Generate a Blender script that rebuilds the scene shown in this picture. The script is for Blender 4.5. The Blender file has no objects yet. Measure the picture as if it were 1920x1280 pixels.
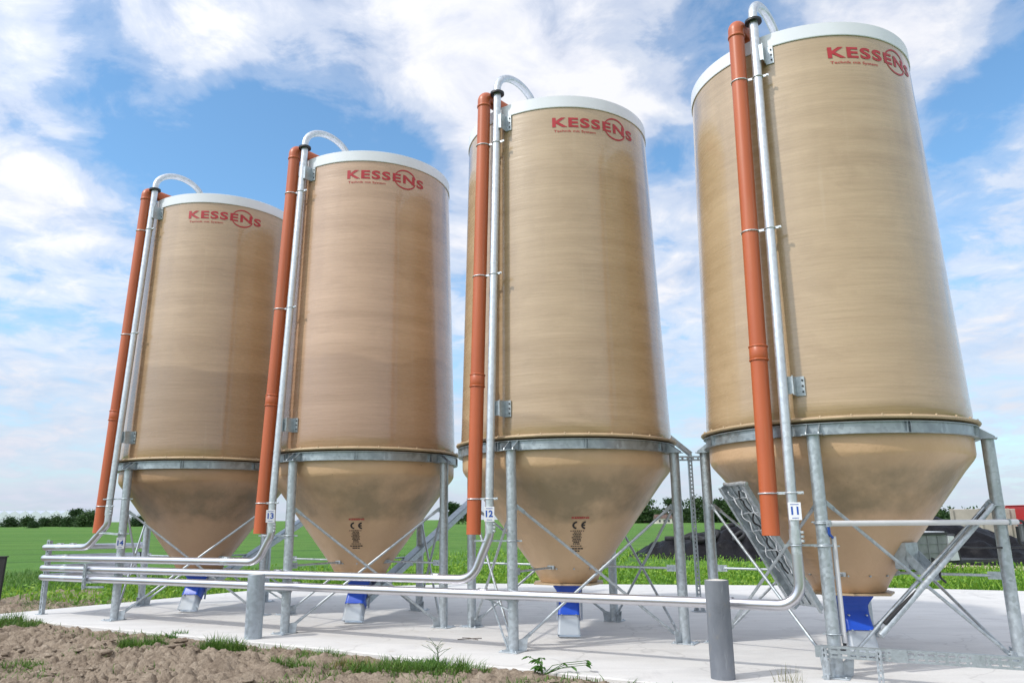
import bpy, math, random
import numpy as np
from mathutils import Vector, Matrix, Quaternion
random.seed(7); rng = np.random.default_rng(7)
PI = math.pi
scene = bpy.context.scene
COL = scene.collection

# ------------------------------------------------------------------ camera
EYE = 1.6; FOC = 1434.83; PITCH = 0.228089; ROLL = 0.0062323; CX = 909.26
cam = bpy.data.cameras.new('camera'); cam_o = bpy.data.objects.new('camera', cam); COL.objects.link(cam_o)
cam.sensor_width = 36; cam.lens = FOC / 1920 * 36; cam.shift_x = (960 - CX) / 1920
cam.clip_start = 0.1; cam.clip_end = 8000
cam_o.matrix_world = Matrix.Translation((0, 0, EYE)) @ Matrix.Rotation(PI/2 + PITCH, 4, 'X') @ Matrix.Rotation(-ROLL, 4, 'Z')
scene.camera = cam_o

def ray(x, y):                     # direction of a spot of the photograph (1920 x 1280)
    X = (x-CX)/FOC; Y = -(y-640)/FOC
    cr, sr = math.cos(ROLL), math.sin(ROLL)
    a = cr*X+sr*Y; b = -sr*X+cr*Y
    c, s = math.cos(PITCH), math.sin(PITCH)
    return Vector((a, c-b*s, s+b*c))
def onz(x, y, z=0.0):              # where that spot meets the level z
    d = ray(x, y); return Vector((0, 0, EYE)) + d*((z-EYE)/d.z)
def atd(x, y, depth):              # where that spot lies at a given distance ahead
    d = ray(x, y); return Vector((0, 0, EYE)) + d*(depth/d.y)

# ------------------------------------------------------------------ materials
def mat(name):
    m = bpy.data.materials.new(name); m.use_nodes = True
    nt = m.node_tree; b = nt.nodes['Principled BSDF']
    return m, nt, b
def N(nt, t, **kw):
    n = nt.nodes.new(t)
    for k, v in kw.items():
        if k.startswith('i_'):
            n.inputs[int(k[2:]) if k[2:].isdigit() else k[2:].replace('_', ' ')].default_value = v
        else: setattr(n, k, v)
    return n
def mathn(nt, op, a, b=None, c=None, clamp=False):
    n = nt.nodes.new('ShaderNodeMath'); n.operation = op; n.use_clamp = clamp
    for i, v in enumerate((a, b, c)):
        if v is None: continue
        if isinstance(v, (int, float)): n.inputs[i].default_value = v
        else: nt.links.new(v, n.inputs[i])
    return n.outputs[0]
def ramp(nt, fac, stops, interp='LINEAR'):
    r = nt.nodes.new('ShaderNodeValToRGB'); r.color_ramp.interpolation = interp
    e = r.color_ramp.elements
    while len(e) < len(stops): e.new(0.5)
    for k, (p, c) in enumerate(stops):
        e[k].position = p; e[k].color = (*c, 1) if len(c) == 3 else c
    nt.links.new(fac, r.inputs[0]); return r.outputs[0]
def mixc(nt, fac, a, b, blend='MIX'):
    n = nt.nodes.new('ShaderNodeMix'); n.data_type = 'RGBA'; n.blend_type = blend
    if isinstance(fac, (int, float)): n.inputs[0].default_value = fac
    else: nt.links.new(fac, n.inputs[0])
    for i, v in ((6, a), (7, b)):
        if isinstance(v, tuple): n.inputs[i].default_value = (*v, 1)
        else: nt.links.new(v, n.inputs[i])
    return n.outputs[2]
VARY = [False]
def coords(nt, scale=(1, 1, 1), kind='Object'):
    t = nt.nodes.new('ShaderNodeTexCoord'); mp = nt.nodes.new('ShaderNodeMapping')
    if VARY[0]:                    # a different patch of the pattern on every object
        oi = nt.nodes.new('ShaderNodeObjectInfo'); sc = nt.nodes.new('ShaderNodeVectorMath'); sc.operation = 'SCALE'; sc.inputs[0].default_value = (37, 53, 61); nt.links.new(oi.outputs['Random'], sc.inputs['Scale'])
        nt.links.new(sc.outputs[0], mp.inputs['Location'])
    mp.inputs['Scale'].default_value = scale
    nt.links.new(t.outputs[kind], mp.inputs[0]); return mp.outputs[0]
def noise(nt, vec, scale, detail=4, rough=.55, dist=0):
    n = nt.nodes.new('ShaderNodeTexNoise'); n.inputs['Scale'].default_value = scale
    n.inputs['Detail'].default_value = detail; n.inputs['Roughness'].default_value = rough
    n.inputs['Distortion'].default_value = dist
    nt.links.new(vec, n.inputs['Vector']); return n.outputs[0]
def bump(nt, b, h, strength, dist=.02):
    n = nt.nodes.new('ShaderNodeBump'); n.inputs['Strength'].default_value = strength; n.inputs['Distance'].default_value = dist
    nt.links.new(h, n.inputs['Height']); nt.links.new(n.outputs[0], b.inputs['Normal'])

def simple(name, col, rough=.5, metal=0, var=.12, scale=6, bstr=.0):
    m, nt, b = mat(name)
    v = coords(nt); f = noise(nt, v, scale, 5)
    lo = tuple(c*(1-var) for c in col); hi = tuple(min(1, c*(1+var)) for c in col)
    nt.links.new(ramp(nt, f, [(.3, lo), (.7, hi)]), b.inputs['Base Color'])
    b.inputs['Roughness'].default_value = rough; b.inputs['Metallic'].default_value = metal
    if bstr: bump(nt, b, noise(nt, v, scale*6, 3), bstr)
    return m

def m_grp(name, wound=True):
    m, nt, b = mat(name)
    v = coords(nt)
    sep = N(nt, 'ShaderNodeSeparateXYZ'); nt.links.new(v, sep.inputs[0]); VARY[0] = True
    big = noise(nt, coords(nt, (.8, .8, .5)), 1.3, 3)
    band = noise(nt, coords(nt, (.25, .25, 3.2)), 1.0, 3, .6)
    fine = noise(nt, coords(nt, (1.3, 1.3, 26)), 1.4, 4, .6)
    base = ramp(nt, big, [(.25, (.430, .305, .180)), (.75, (.535, .395, .250))])
    base = mixc(nt, .6, base, ramp(nt, band, [(.3, (.365, .255, .145)), (.7, (.565, .425, .275))]))
    base = mixc(nt, .16, base, ramp(nt, fine, [(.3, (.34, .24, .14)), (.7, (.60, .45, .30))]))
    # feed showing through the translucent wall below its level
    at = N(nt, 'ShaderNodeAttribute', attribute_type='OBJECT', attribute_name='feed_level')
    wob = mathn(nt, 'MULTIPLY', mathn(nt, 'SUBTRACT', noise(nt, coords(nt, (1, 1, .2)), .55, 1), .5), .9)
    lev = mathn(nt, 'ADD', at.outputs['Fac'], wob)
    d = mathn(nt, 'MULTIPLY', mathn(nt, 'SUBTRACT', lev, sep.outputs[2]), 14.0, clamp=True)
    base = mixc(nt, mathn(nt, 'MULTIPLY', d, .42), base, (.25, .17, .10))
    blot = ramp(nt, noise(nt, coords(nt, (.9, .9, 1.6)), 1.7, 5, .65, .8), [(.50, (0,)*3), (.72, (1,)*3)])
    base = mixc(nt, mathn(nt, 'MULTIPLY', blot, .35), base, (.33, .225, .125))
    # each moulding batch has a slightly different resin tone
    tn = N(nt, 'ShaderNodeAttribute', attribute_type='OBJECT', attribute_name='resin_shade_tone')
    base = mixc(nt, 1.0, base, tn.outputs['Color'], 'MULTIPLY')
    # faint vertical run marks
    run = ramp(nt, noise(nt, coords(nt, (9, 9, .22)), 1.0, 3, .5), [(.66, (0,)*3), (.74, (1,)*3)])
    base = mixc(nt, mathn(nt, 'MULTIPLY', run, .12), base, (.62, .50, .36))
    nt.links.new(base, b.inputs['Base Color'])
    rg = noise(nt, coords(nt, (1, 1, 6)), 2.2, 3)
    nt.links.new(ramp(nt, rg, [(.3, (.20,)*3), (.7, (.34,)*3)]), b.inputs['Roughness'])
    b.inputs['IOR'].default_value = 1.55
    b.inputs['Coat Weight'].default_value = .7; b.inputs['Coat Roughness'].default_value = .12; b.inputs['Coat IOR'].default_value = 1.6
    if wound:
        h = mathn(nt, 'ADD', mathn(nt, 'MULTIPLY', noise(nt, coords(nt, (1.1, 1.1, 22)), 1.5, 3, .6), .8), mathn(nt, 'MULTIPLY', noise(nt, coords(nt, (.6, .6, 5)), 1.3, 2), 1.6))
        bump(nt, b, h, .15, .02)
    else:
        bump(nt, b, noise(nt, v, 9, 4), .18, .03)
    return m
def m_cone(name):
    m, nt, b = mat(name)
    v0 = coords(nt); VARY[0] = True; v = coords(nt)
    big = noise(nt, coords(nt, (1, 1, .6)), 1.1, 4)
    base = ramp(nt, big, [(.3, (.455, .305, .185)), (.7, (.560, .390, .245))])
    # grey-green weathering in a ragged belt under the shoulder and a few dark specks
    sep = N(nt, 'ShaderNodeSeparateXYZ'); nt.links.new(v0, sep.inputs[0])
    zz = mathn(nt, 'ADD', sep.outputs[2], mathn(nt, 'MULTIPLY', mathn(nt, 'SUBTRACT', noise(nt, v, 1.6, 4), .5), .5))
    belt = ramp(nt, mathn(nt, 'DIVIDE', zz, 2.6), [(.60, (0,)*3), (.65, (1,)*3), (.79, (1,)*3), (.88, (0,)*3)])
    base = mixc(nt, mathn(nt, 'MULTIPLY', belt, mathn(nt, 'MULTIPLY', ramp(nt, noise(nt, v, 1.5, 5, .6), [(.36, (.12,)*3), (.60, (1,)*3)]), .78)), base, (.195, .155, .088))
    tn = N(nt, 'ShaderNodeAttribute', attribute_type='OBJECT', attribute_name='resin_shade_tone')
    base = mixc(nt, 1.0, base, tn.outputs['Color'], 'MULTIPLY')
    sp = ramp(nt, noise(nt, v, 17, 2), [(.73, (0,)*3), (.76, (1,)*3)])
    base = mixc(nt, mathn(nt, 'MULTIPLY', sp, .5), base, (.14, .085, .045))
    nt.links.new(base, b.inputs['Base Color'])
    b.inputs['Roughness'].default_value = .42; b.inputs['Coat Weight'].default_value = .25; b.inputs['Coat Roughness'].default_value = .2
    bump(nt, b, mathn(nt, 'ADD', noise(nt, v, 7, 4), mathn(nt, 'MULTIPLY', noise(nt, v, 22, 3), .4)), .34, .03)
    return m
def m_galv(name, col=(.56, .59, .61), rough=.42, metal=.75, spangle=30, amp=.16, streak=True):
    m, nt, b = mat(name)
    v = coords(nt)
    vo = N(nt, 'ShaderNodeTexVoronoi'); vo.inputs['Scale'].default_value = spangle; nt.links.new(v, vo.inputs['Vector'])
    sp = N(nt, 'ShaderNodeSeparateColor'); nt.links.new(vo.outputs['Color'], sp.inputs[0])
    n1 = noise(nt, coords(nt, (1, 1, .25) if streak else (1, 1, 1)), 9, 5, .6)
    f = mathn(nt, 'ADD', mathn(nt, 'MULTIPLY', sp.outputs[0], .35), mathn(nt, 'MULTIPLY', n1, .65))
    lo = tuple(c*(1-amp) for c in col); hi = tuple(min(.95, c*(1+amp)) for c in col)
    nt.links.new(ramp(nt, f, [(.3, lo), (.7, hi)]), b.inputs['Base Color'])
    nt.links.new(ramp(nt, f, [(.3, (rough*.8,)*3), (.7, (min(1, rough*1.25),)*3)]), b.inputs['Roughness'])
    b.inputs['Metallic'].default_value = metal
    return m
def m_concrete(name):
    m, nt, b = mat(name)
    v = coords(nt)
    big = noise(nt, v, .35, 5, .6); mid = noise(nt, coords(nt, (.5, 1.6, 1)), 1.6, 5, .6, .6); fine = noise(nt, v, 45, 3)
    base = ramp(nt, big, [(.3, (.53, .52, .505)), (.7, (.64, .63, .61))])
    base = mixc(nt, .35, base, ramp(nt, mid, [(.35, (.47, .465, .46)), (.6, (.68, .67, .65))]))
    base = mixc(nt, .12, base, ramp(nt, fine, [(.3, (.35, .34, .33)), (.7, (.72, .71, .69))]))
    stain = ramp(nt, noise(nt, coords(nt, (.9, .5, 1)), .8, 6, .65, 1.2), [(.60, (0,)*3), (.70, (1,)*3)])
    base = mixc(nt, mathn(nt, 'MULTIPLY', stain, .42), base, (.34, .335, .33))
    dirt = ramp(nt, noise(nt, coords(nt, (.7, .7, 1)), 2.6, 6, .7, 1.5), [(.60, (0,)*3), (.69, (1,)*3)])
    base = mixc(nt, mathn(nt, 'MULTIPLY', dirt, .34), base, (.40, .34, .26))
    crk = N(nt, 'ShaderNodeTexVoronoi', feature='DISTANCE_TO_EDGE'); crk.inputs['Scale'].default_value = .33; wv = N(nt, 'ShaderNodeVectorMath', operation='ADD')
    nz = N(nt, 'ShaderNodeTexNoise'); nz.inputs['Scale'].default_value = 1.5; nt.links.new(v, nz.inputs['Vector']); nt.links.new(v, wv.inputs[0]); nt.links.new(nz.outputs['Color'], wv.inputs[1]); nt.links.new(wv.outputs[0], crk.inputs['Vector'])
    ck = ramp(nt, crk.outputs['Distance'], [(.0, (1,)*3), (.006, (0,)*3)])
    base = mixc(nt, mathn(nt, 'MULTIPLY', ck, .35), base, (.28, .27, .26))
    speck = ramp(nt, noise(nt, v, 21, 1), [(.75, (0,)*3), (.78, (1,)*3)])
    base = mixc(nt, mathn(nt, 'MULTIPLY', speck, .35), base, (.25, .22, .19))
    nt.links.new(base, b.inputs['Base Color']); b.inputs['Roughness'].default_value = .8
    bump(nt, b, mathn(nt, 'ADD', fine, mathn(nt, 'MULTIPLY', mid, 2.0)), .18, .02)
    return m
def m_soil(name):
    m, nt, b = mat(name)
    v = coords(nt, kind='Object')
    big = noise(nt, v, .8, 5, .6); mid = noise(nt, v, 5, 5, .65); fine = noise(nt, v, 40, 4, .7)
    base = ramp(nt, big, [(.3, (.120, .096, .074)), (.55, (.222, .186, .146)), (.75, (.335, .290, .234))])
    base = mixc(nt, .5, base, ramp(nt, mid, [(.3, (.072, .057, .044)), (.5, (.210, .176, .136)), (.7, (.390, .340, .275))]))
    base = mixc(nt, .3, base, ramp(nt, fine, [(.3, (.18, .12, .08)), (.7, (.55, .44, .33))]))
    nt.links.new(base, b.inputs['Base Color']); b.inputs['Roughness'].default_value = .95
    b.inputs['Specular IOR Level'].default_value = .15
    bump(nt, b, mathn(nt, 'ADD', fine, mathn(nt, 'MULTIPLY', mid, 2)), .6, .03)
    return m
def m_leaf(name, stops, rough=.55, scale=.5):
    m, nt, b = mat(name)
    g = N(nt, 'ShaderNodeNewGeometry')
    v = coords(nt); n1 = noise(nt, v, scale, 3)
    f = mathn(nt, 'ADD', mathn(nt, 'MULTIPLY', g.outputs['Random Per Island'], .5), mathn(nt, 'MULTIPLY', n1, .5))
    nt.links.new(ramp(nt, f, stops), b.inputs['Base Color'])
    b.inputs['Roughness'].default_value = rough; b.inputs['Specular IOR Level'].default_value = .3
    tr = N(nt, 'ShaderNodeBsdfTranslucent'); nt.links.new(ramp(nt, f, [(p, tuple(min(1, c*1.3) for c in cc)) for p, cc in stops]), tr.inputs[0])
    mx = N(nt, 'ShaderNodeMixShader'); mx.inputs[0].default_value = .3
    nt.links.new(b.outputs[0], mx.inputs[1]); nt.links.new(tr.outputs[0], mx.inputs[2])
    nt.links.new(mx.outputs[0], nt.nodes['Material Output'].inputs[0])
    return m
def m_field(name):
    m, nt, b = mat(name)
    v = coords(nt)
    a = noise(nt, coords(nt, (.05, .05, 1)), 1, 4, .6); c = noise(nt, coords(nt, (.5, .25, 1)), 1.3, 5, .65); d = noise(nt, v, 9, 3, .7)
    base = ramp(nt, a, [(.3, (.080, .185, .026)), (.7, (.125, .250, .038))])
    base = mixc(nt, .6, base, ramp(nt, c, [(.3, (.052, .140, .030)), (.7, (.155, .285, .062))]))
    base = mixc(nt, .42, base, ramp(nt, d, [(.3, (.035, .100, .022)), (.7, (.120, .250, .060))]))
    wv = N(nt, 'ShaderNodeTexWave', wave_type='BANDS', bands_direction='X'); wv.inputs['Scale'].default_value = .035; wv.inputs['Distortion'].default_value = .6; wv.inputs['Detail'].default_value = 2
    mpw = N(nt, 'ShaderNodeMapping'); mpw.inputs['Rotation'].default_value = (0, 0, 1.32); nt.links.new(v, mpw.inputs[0]); nt.links.new(mpw.outputs[0], wv.inputs['Vector'])
    base = mixc(nt, mathn(nt, 'MULTIPLY', ramp(nt, wv.outputs['Fac'], [(.90, (0,)*3), (.97, (1,)*3)]), .45), base, (.045, .105, .030))
    base = mixc(nt, mathn(nt, 'MULTIPLY', ramp(nt, noise(nt, coords(nt, (.012, .03, 1)), 1, 4, .6), [(.45, (0,)*3), (.65, (1,)*3)]), .35), base, (.150, .250, .055))
    nt.links.new(base, b.inputs['Base Color']); b.inputs['Roughness'].default_value = .9; b.inputs['Specular IOR Level'].default_value = .1
    bump(nt, b, mathn(nt, 'ADD', c, d), .8, .15)
    return m
def m_tarp(name):
    m, nt, b = mat(name)
    v = coords(nt)
    n1 = noise(nt, coords(nt, (1, 1, .6)), 2.2, 5, .6, .5)
    nt.links.new(ramp(nt, n1, [(.3, (.004, .004, .005)), (.7, (.013, .0125, .015))]), b.inputs['Base Color'])
    b.inputs['Roughness'].default_value = .45; b.inputs['Specular IOR Level'].default_value = .10
    bump(nt, b, mathn(nt, 'ADD', n1, mathn(nt, 'MULTIPLY', noise(nt, v, 4, 2), .2)), .5, .2)
    return m

M = {}
M['grp'] = m_grp('filament_wound_grp'); VARY[0] = False; M['cone'] = m_cone('grp_hopper'); VARY[0] = False
M['lid'] = simple('white_gelcoat', (.72, .735, .79), .35, 0, .04, 2)
M['lip'] = simple('grp_lip', (.42, .31, .19), .45, 0, .12, 5, .2)
M['galv'] = m_galv('galvanised_steel', (.44, .485, .515), .46, .7)
M['ringgalv'] = m_galv('galvanised_ring', (.36, .40, .425), .42, .75, 16, .22, False)
M['tray'] = m_galv('galvanised_tray', (.33, .37, .385), .5, .6, 70, .10, False)
M['pipe'] = m_galv('galvanised_fill_pipe', (.60, .635, .665), .36, .75, 24, .10)
M['bright'] = simple('bright_aluminium', (.62, .62, .66), .30, .88, .06, 3)
def m_orange():
    m, nt, b = mat('orange_drain_pipe'); v = coords(nt)
    base = ramp(nt, noise(nt, coords(nt, (1, 1, .3)), 2.2, 4), [(.3, (.40, .088, .028)), (.7, (.51, .120, .040))])
    dust = ramp(nt, noise(nt, coords(nt, (14, 14, .7)), 1.0, 5, .6), [(.52, (0,)*3), (.75, (1,)*3)])
    base = mixc(nt, mathn(nt, 'MULTIPLY', dust, .22), base, (.52, .27, .16))
    scuff = ramp(nt, noise(nt, coords(nt, (5, 5, 2)), 3.0, 6, .7), [(.64, (0,)*3), (.70, (1,)*3)])
    base = mixc(nt, mathn(nt, 'MULTIPLY', scuff, .25), base, (.30, .075, .03))
    nt.links.new(base, b.inputs['Base Color']); b.inputs['Roughness'].default_value = .40
    return m
M['orange'] = m_orange()
M['red'] = simple('red_print', (.42, .022, .030), .45, 0, .08, 4)
M['black'] = simple('black_print', (.03, .025, .022), .6)
M['blackplastic'] = simple('black_plastic', (.02, .02, .022), .45)
M['blue'] = simple('blue_plastic', (.012, .075, .50), .35, 0, .12, 5)
M['bluetext'] = simple('blue_print', (.02, .09, .42), .5)
M['white'] = simple('white_plate', (.78, .79, .82), .4, 0, .03)
M['whitepipe'] = simple('pale_grey_conduit', (.62, .62, .63), .4, 0, .05)
M['chute'] = simple('frosted_plastic', (.62, .68, .74), .35, 0, .05)
_b = M['chute'].node_tree.nodes['Principled BSDF']; _b.inputs['Transmission Weight'].default_value = .55
def m_bollard():
    m, nt, b = mat('grey_plastic_bollard'); v = coords(nt)
    base = ramp(nt, noise(nt, coords(nt, (1, 1, .35)), 6, 5, .6), [(.3, (.125, .140, .165)), (.7, (.195, .21, .235))])
    sc = ramp(nt, noise(nt, coords(nt, (26, 26, 3.0)), 1.0, 4, .6), [(.60, (0,)*3), (.66, (1,)*3)])
    base = mixc(nt, mathn(nt, 'MULTIPLY', sc, .35), base, (.30, .32, .34))
    blo = ramp(nt, noise(nt, v, 3.1, 6, .7, .8), [(.55, (0,)*3), (.66, (1,)*3)])
    base = mixc(nt, mathn(nt, 'MULTIPLY', blo, .5), base, (.085, .09, .10))
    mud = ramp(nt, noise(nt, coords(nt, (1, 1, .5)), 9, 5, .7), [(.58, (0,)*3), (.70, (1,)*3)])
    base = mixc(nt, mathn(nt, 'MULTIPLY', mud, .35), base, (.26, .22, .17))
    nt.links.new(base, b.inputs['Base Color']); b.inputs['Roughness'].default_value = .62
    bump(nt, b, noise(nt, coords(nt, (1, 1, .3)), 14, 4), .2, .01); return m
M['bollard'] = m_bollard()
M['bollard_galv'] = m_galv('galvanised_bollard', (.38, .43, .475), .5, .6, 26, .12)
M['concrete'] = m_concrete('concrete_slab'); M['rim'] = simple('pale_concrete', (.6, .58, .54), .9, 0, .15, 20, .4)
M['soil'] = m_soil('dry_soil'); M['field'] = m_field('field_green')
M['sand'] = simple('sand', (.52, .42, .30), .95, 0, .2, 2, .3)
M['tarp'] = m_tarp('silage_tarp'); M['rubber'] = simple('tyre_rubber', (.016, .016, .018), .75, 0, .3, 8, .3)
M['greygear'] = simple('grey_paint', (.25, .265, .27), .6, 0, .2, 3); M['darkgear'] = simple('dark_steel', (.035, .037, .042), .55, 0, .25, 4)
M['redgear'] = simple('red_paint', (.36, .022, .025), .45, 0, .15, 2)
M['wallgrey'] = simple('weathered_concrete', (.40, .365, .32), .9, 0, .2, 1.5, .3)
M['roof'] = simple('brown_roof_tiles', (.11, .07, .055), .8, 0, .2, 3); M['render'] = simple('pale_render', (.6, .56, .5), .9, 0, .08, 2)
M['glasshouse'] = simple('greenhouse_film', (.66, .70, .76), .35, 0, .06, .3)
M['glass'] = simple('window_glass', (.04, .05, .06), .1)
M['darkpost'] = simple('dark_board', (.018, .017, .018), .6, 0, .3, 6, .2)
M['bark'] = simple('bark', (.075, .055, .04), .9, 0, .3, 9, .5)
M['twig'] = simple('dry_twig', (.13, .11, .10), .8)
M['grass'] = m_leaf('grass_blades', [(.2, (.045, .110, .018)), (.5, (.085, .185, .028)), (.8, (.160, .250, .050))])
M['verge'] = m_leaf('verge_weeds', [(.2, (.075, .185, .020)), (.5, (.165, .330, .034)), (.8, (.330, .460, .060))], .5, .35)
M['broad'] = m_leaf('broad_leaf', [(.2, (.040, .120, .020)), (.8, (.095, .215, .040))])
M['dryweed'] = m_leaf('dry_weeds', [(.2, (.10, .12, .03)), (.8, (.27, .23, .09))])
M['tree_a'] = m_leaf('tree_leaves', [(.2, (.018, .045, .014)), (.6, (.032, .075, .020)), (.9, (.055, .110, .030))], .6, .08)
M['tree_b'] = m_leaf('hedge_leaves', [(.2, (.028, .062, .018)), (.6, (.05, .10, .028)), (.9, (.085, .14, .04))], .6, .08)
M['flower'] = simple('pale_petals', (.62, .60, .50), .7)

# ------------------------------------------------------------------ mesh helpers
class MB:
    def __init__(s): s.v = []; s.f = []; s.sm = []
    def add(s, vs, fs, smooth=False):
        o = len(s.v); s.v += [tuple(p) for p in vs]
        s.f += [tuple(i+o for i in f) for f in fs]; s.sm += [smooth]*len(fs); return s
    def box(s, c, size, ax=None, bev=0):
        X, Y, Z = ax if ax else (Vector((1, 0, 0)), Vector((0, 1, 0)), Vector((0, 0, 1)))
        c = Vector(c); h = [d/2 for d in size]
        b = min(bev, *[x*.45 for x in h]) if bev else 0
        if not b:
            vs = [c+X*(sx*h[0])+Y*(sy*h[1])+Z*(sz*h[2]) for sx in (-1, 1) for sy in (-1, 1) for sz in (-1, 1)]
            return s.add(vs, [(0, 1, 3, 2), (4, 6, 7, 5), (0, 4, 5, 1), (2, 3, 7, 6), (0, 2, 6, 4), (1, 5, 7, 3)])
        # chamfered box: octagonal section along Z plus inset ends
        def ringat(z, ins):
            a, d = h[0]-ins, h[1]-ins
            return [c+X*px+Y*py+Z*z for px, py in ((-a+b, -d), (a-b, -d), (a, -d+b), (a, d-b), (a-b, d), (-a+b, d), (-a, d-b), (-a, -d+b))]
        R = [ringat(-h[2], b), ringat(-h[2]+b, 0), ringat(h[2]-b, 0), ringat(h[2], b)]
        vs = sum(R, []); fs = []
        for k in range(3):
            for i in range(8):
                j = (i+1) % 8; fs.append((k*8+i, k*8+j, k*8+8+j, k*8+8+i))
        fs += [tuple(range(7, -1, -1)), tuple(range(24, 32))]
        return s.add(vs, fs)
    def bar(s, a, b, w, h, up=Vector((0, 0, 1)), bev=0):
        a = Vector(a); b = Vector(b); Z = (b-a).normalized(); X = up.cross(Z)
        if X.length < 1e-4: X = Vector((1, 0, 0))
        X.normalize(); Y = Z.cross(X)
        return s.box((a+b)/2, (w, h, (b-a).length), (X, Y, Z), bev)
    def tube(s, pts, r, n=16, caps=True, closed=False):
        P = [Vector(p) for p in pts]; m = len(P)
        rs = r if isinstance(r, (list, tuple)) else [r]*m
        T = []
        for i in range(m):
            if closed: t = P[(i+1) % m]-P[i-1]
            else: t = P[min(i+1, m-1)]-P[max(i-1, 0)]
            T.append(t.normalized())
        X = T[0].orthogonal().normalized(); vs = []
        for i in range(m):
            if i: 
                q = T[i-1].rotation_difference(T[i]); X = (q @ X); X = (X-T[i]*X.dot(T[i])).normalized()
            Y = T[i].cross(X)
            vs += [P[i]+(X*math.cos(2*PI*k/n)+Y*math.sin(2*PI*k/n))*rs[i] for k in range(n)]
        fs = []
        for i in range(m if closed else m-1):
            a = i*n; b = ((i+1) % m)*n
            for k in range(n):
                l = (k+1) % n; fs.append((a+k, a+l, b+l, b+k))
        s.add(vs, fs, True)
        if caps and not closed:
            s.add([], []); o = len(s.v)-len(vs)
            s.v += [tuple(vs[k]) for k in range(n)] + [tuple(vs[(m-1)*n+k]) for k in range(n)]
            o2 = len(s.v)-2*n
            s.f += [tuple(o2+k for k in range(n-1, -1, -1)), tuple(o2+n+k for k in range(n))]; s.sm += [False]*2
        return s
    def lathe(s, prof, n=96, c=(0, 0), cap0=False, cap1=False, creases=()):
        # prof: list of (r, z); a crease index doubles that ring so shading breaks there
        rows = []
        for i, (r, z) in enumerate(prof):
            rows.append((r, z, False))
            if i in creases: rows.append((r, z, True))
        vs = [(c[0]+r*math.cos(2*PI*k/n), c[1]+r*math.sin(2*PI*k/n), z) for r, z, _ in rows for k in range(n)]
        fs = []
        for i in range(len(rows)-1):
            if rows[i+1][2]: continue
            for k in range(n):
                l = (k+1) % n; fs.append((i*n+k, i*n+l, (i+1)*n+l, (i+1)*n+k))
        s.add(vs, fs, True)
        if cap0: s.add([vs[k] for k in range(n)], [tuple(range(n-1, -1, -1))])
        if cap1: s.add(vs[-n:], [tuple(range(n))])
        return s
    def prism(s, poly, d):          # poly: planar 3D points, d: thickness vector
        n = len(poly); d = Vector(d); P = [Vector(p) for p in poly]
        vs = P+[p+d for p in P]
        fs = [tuple(range(n-1, -1, -1)), tuple(range(n, 2*n))]+[(i, (i+1) % n, n+(i+1) % n, n+i) for i in range(n)]
        return s.add(vs, fs)
    def build(s, name, material, parent=None, loc=None):
        me = bpy.data.meshes.new(name); me.from_pydata(s.v, [], s.f)
        me.polygons.foreach_set('use_smooth', s.sm); me.materials.append(material); me.update()
        o = bpy.data.objects.new(name, me); COL.objects.link(o)
        if parent is not None: o.parent = parent
        if loc is not None: o.location = loc
        return o
def mesh_np(name, V, F, material, parent=None, smooth=False):
    me = bpy.data.meshes.new(name); V = np.asarray(V, np.float32); F = np.asarray(F, np.int32)
    k = F.shape[1]; me.vertices.add(len(V)); me.vertices.foreach_set('co', V.ravel())
    me.loops.add(F.size); me.loops.foreach_set('vertex_index', F.ravel())
    me.polygons.add(len(F)); me.polygons.foreach_set('loop_start', np.arange(0, F.size, k, dtype=np.int32))
    me.polygons.foreach_set('use_smooth', np.full(len(F), smooth))
    me.update(calc_edges=True); me.validate(); me.materials.append(material)
    o = bpy.data.objects.new(name, me); COL.objects.link(o)
    if parent is not None: o.parent = parent
    return o
def tag(o, label=None, cat=None, group=None, kind=None):
    if label: o['label'] = label
    if cat: o['category'] = cat
    if group: o['group'] = group
    if kind: o['kind'] = kind
    return o
def thing(name, label, cat, loc=(0, 0, 0), group=None, rz=0):
    o = bpy.data.objects.new(name, None); COL.objects.link(o); o.empty_display_size = .3
    o.location = loc; o.rotation_euler = (0, 0, rz)
    return tag(o, label, cat, group)
def copy_tree(o, parent=None):
    c = o.copy(); COL.objects.link(c)
    if parent is not None: c.parent = parent
    for ch in list(o.children): copy_tree(ch, c)
    return c
def fillet(pts, rads, n=9):
    P = [Vector(p) for p in pts]; out = [P[0]]
    for i in range(1, len(P)-1):
        a = (P[i-1]-P[i]); b = (P[i+1]-P[i]); la, lb = a.length, b.length; a.normalize(); b.normalize()
        ang = a.angle(b); r = rads[i-1]; t = min(r/math.tan(ang/2), la*.48, lb*.48); r = t*math.tan(ang/2)
        bis = (a+b).normalized(); cen = P[i]+bis*(r/math.sin(ang/2))
        p0 = P[i]+a*t; p1 = P[i]+b*t; v0 = p0-cen; v1 = p1-cen; tot = v0.angle(v1); axis = v0.cross(v1).normalized()
        for k in range(n+1): out.append(cen+Quaternion(axis, tot*k/n) @ v0)
    out.append(P[-1]); return out
def text_mesh(body, size=1.0, offset=0.0, track=1.0):
    cu = bpy.data.curves.new('lettering', 'FONT'); cu.body = body; cu.size = size; cu.offset = offset; cu.resolution_u = 5; cu.space_character = track
    o = bpy.data.objects.new('lettering', cu); COL.objects.link(o)
    bpy.context.view_layer.update()
    dg = bpy.context.evaluated_depsgraph_get(); me = bpy.data.meshes.new_from_object(o.evaluated_get(dg))
    V = np.array([v.co[:] for v in me.vertices]); F = [tuple(p.vertices) for p in me.polygons]
    bpy.data.objects.remove(o); bpy.data.curves.remove(cu); bpy.data.meshes.remove(me)
    return V, F

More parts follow.
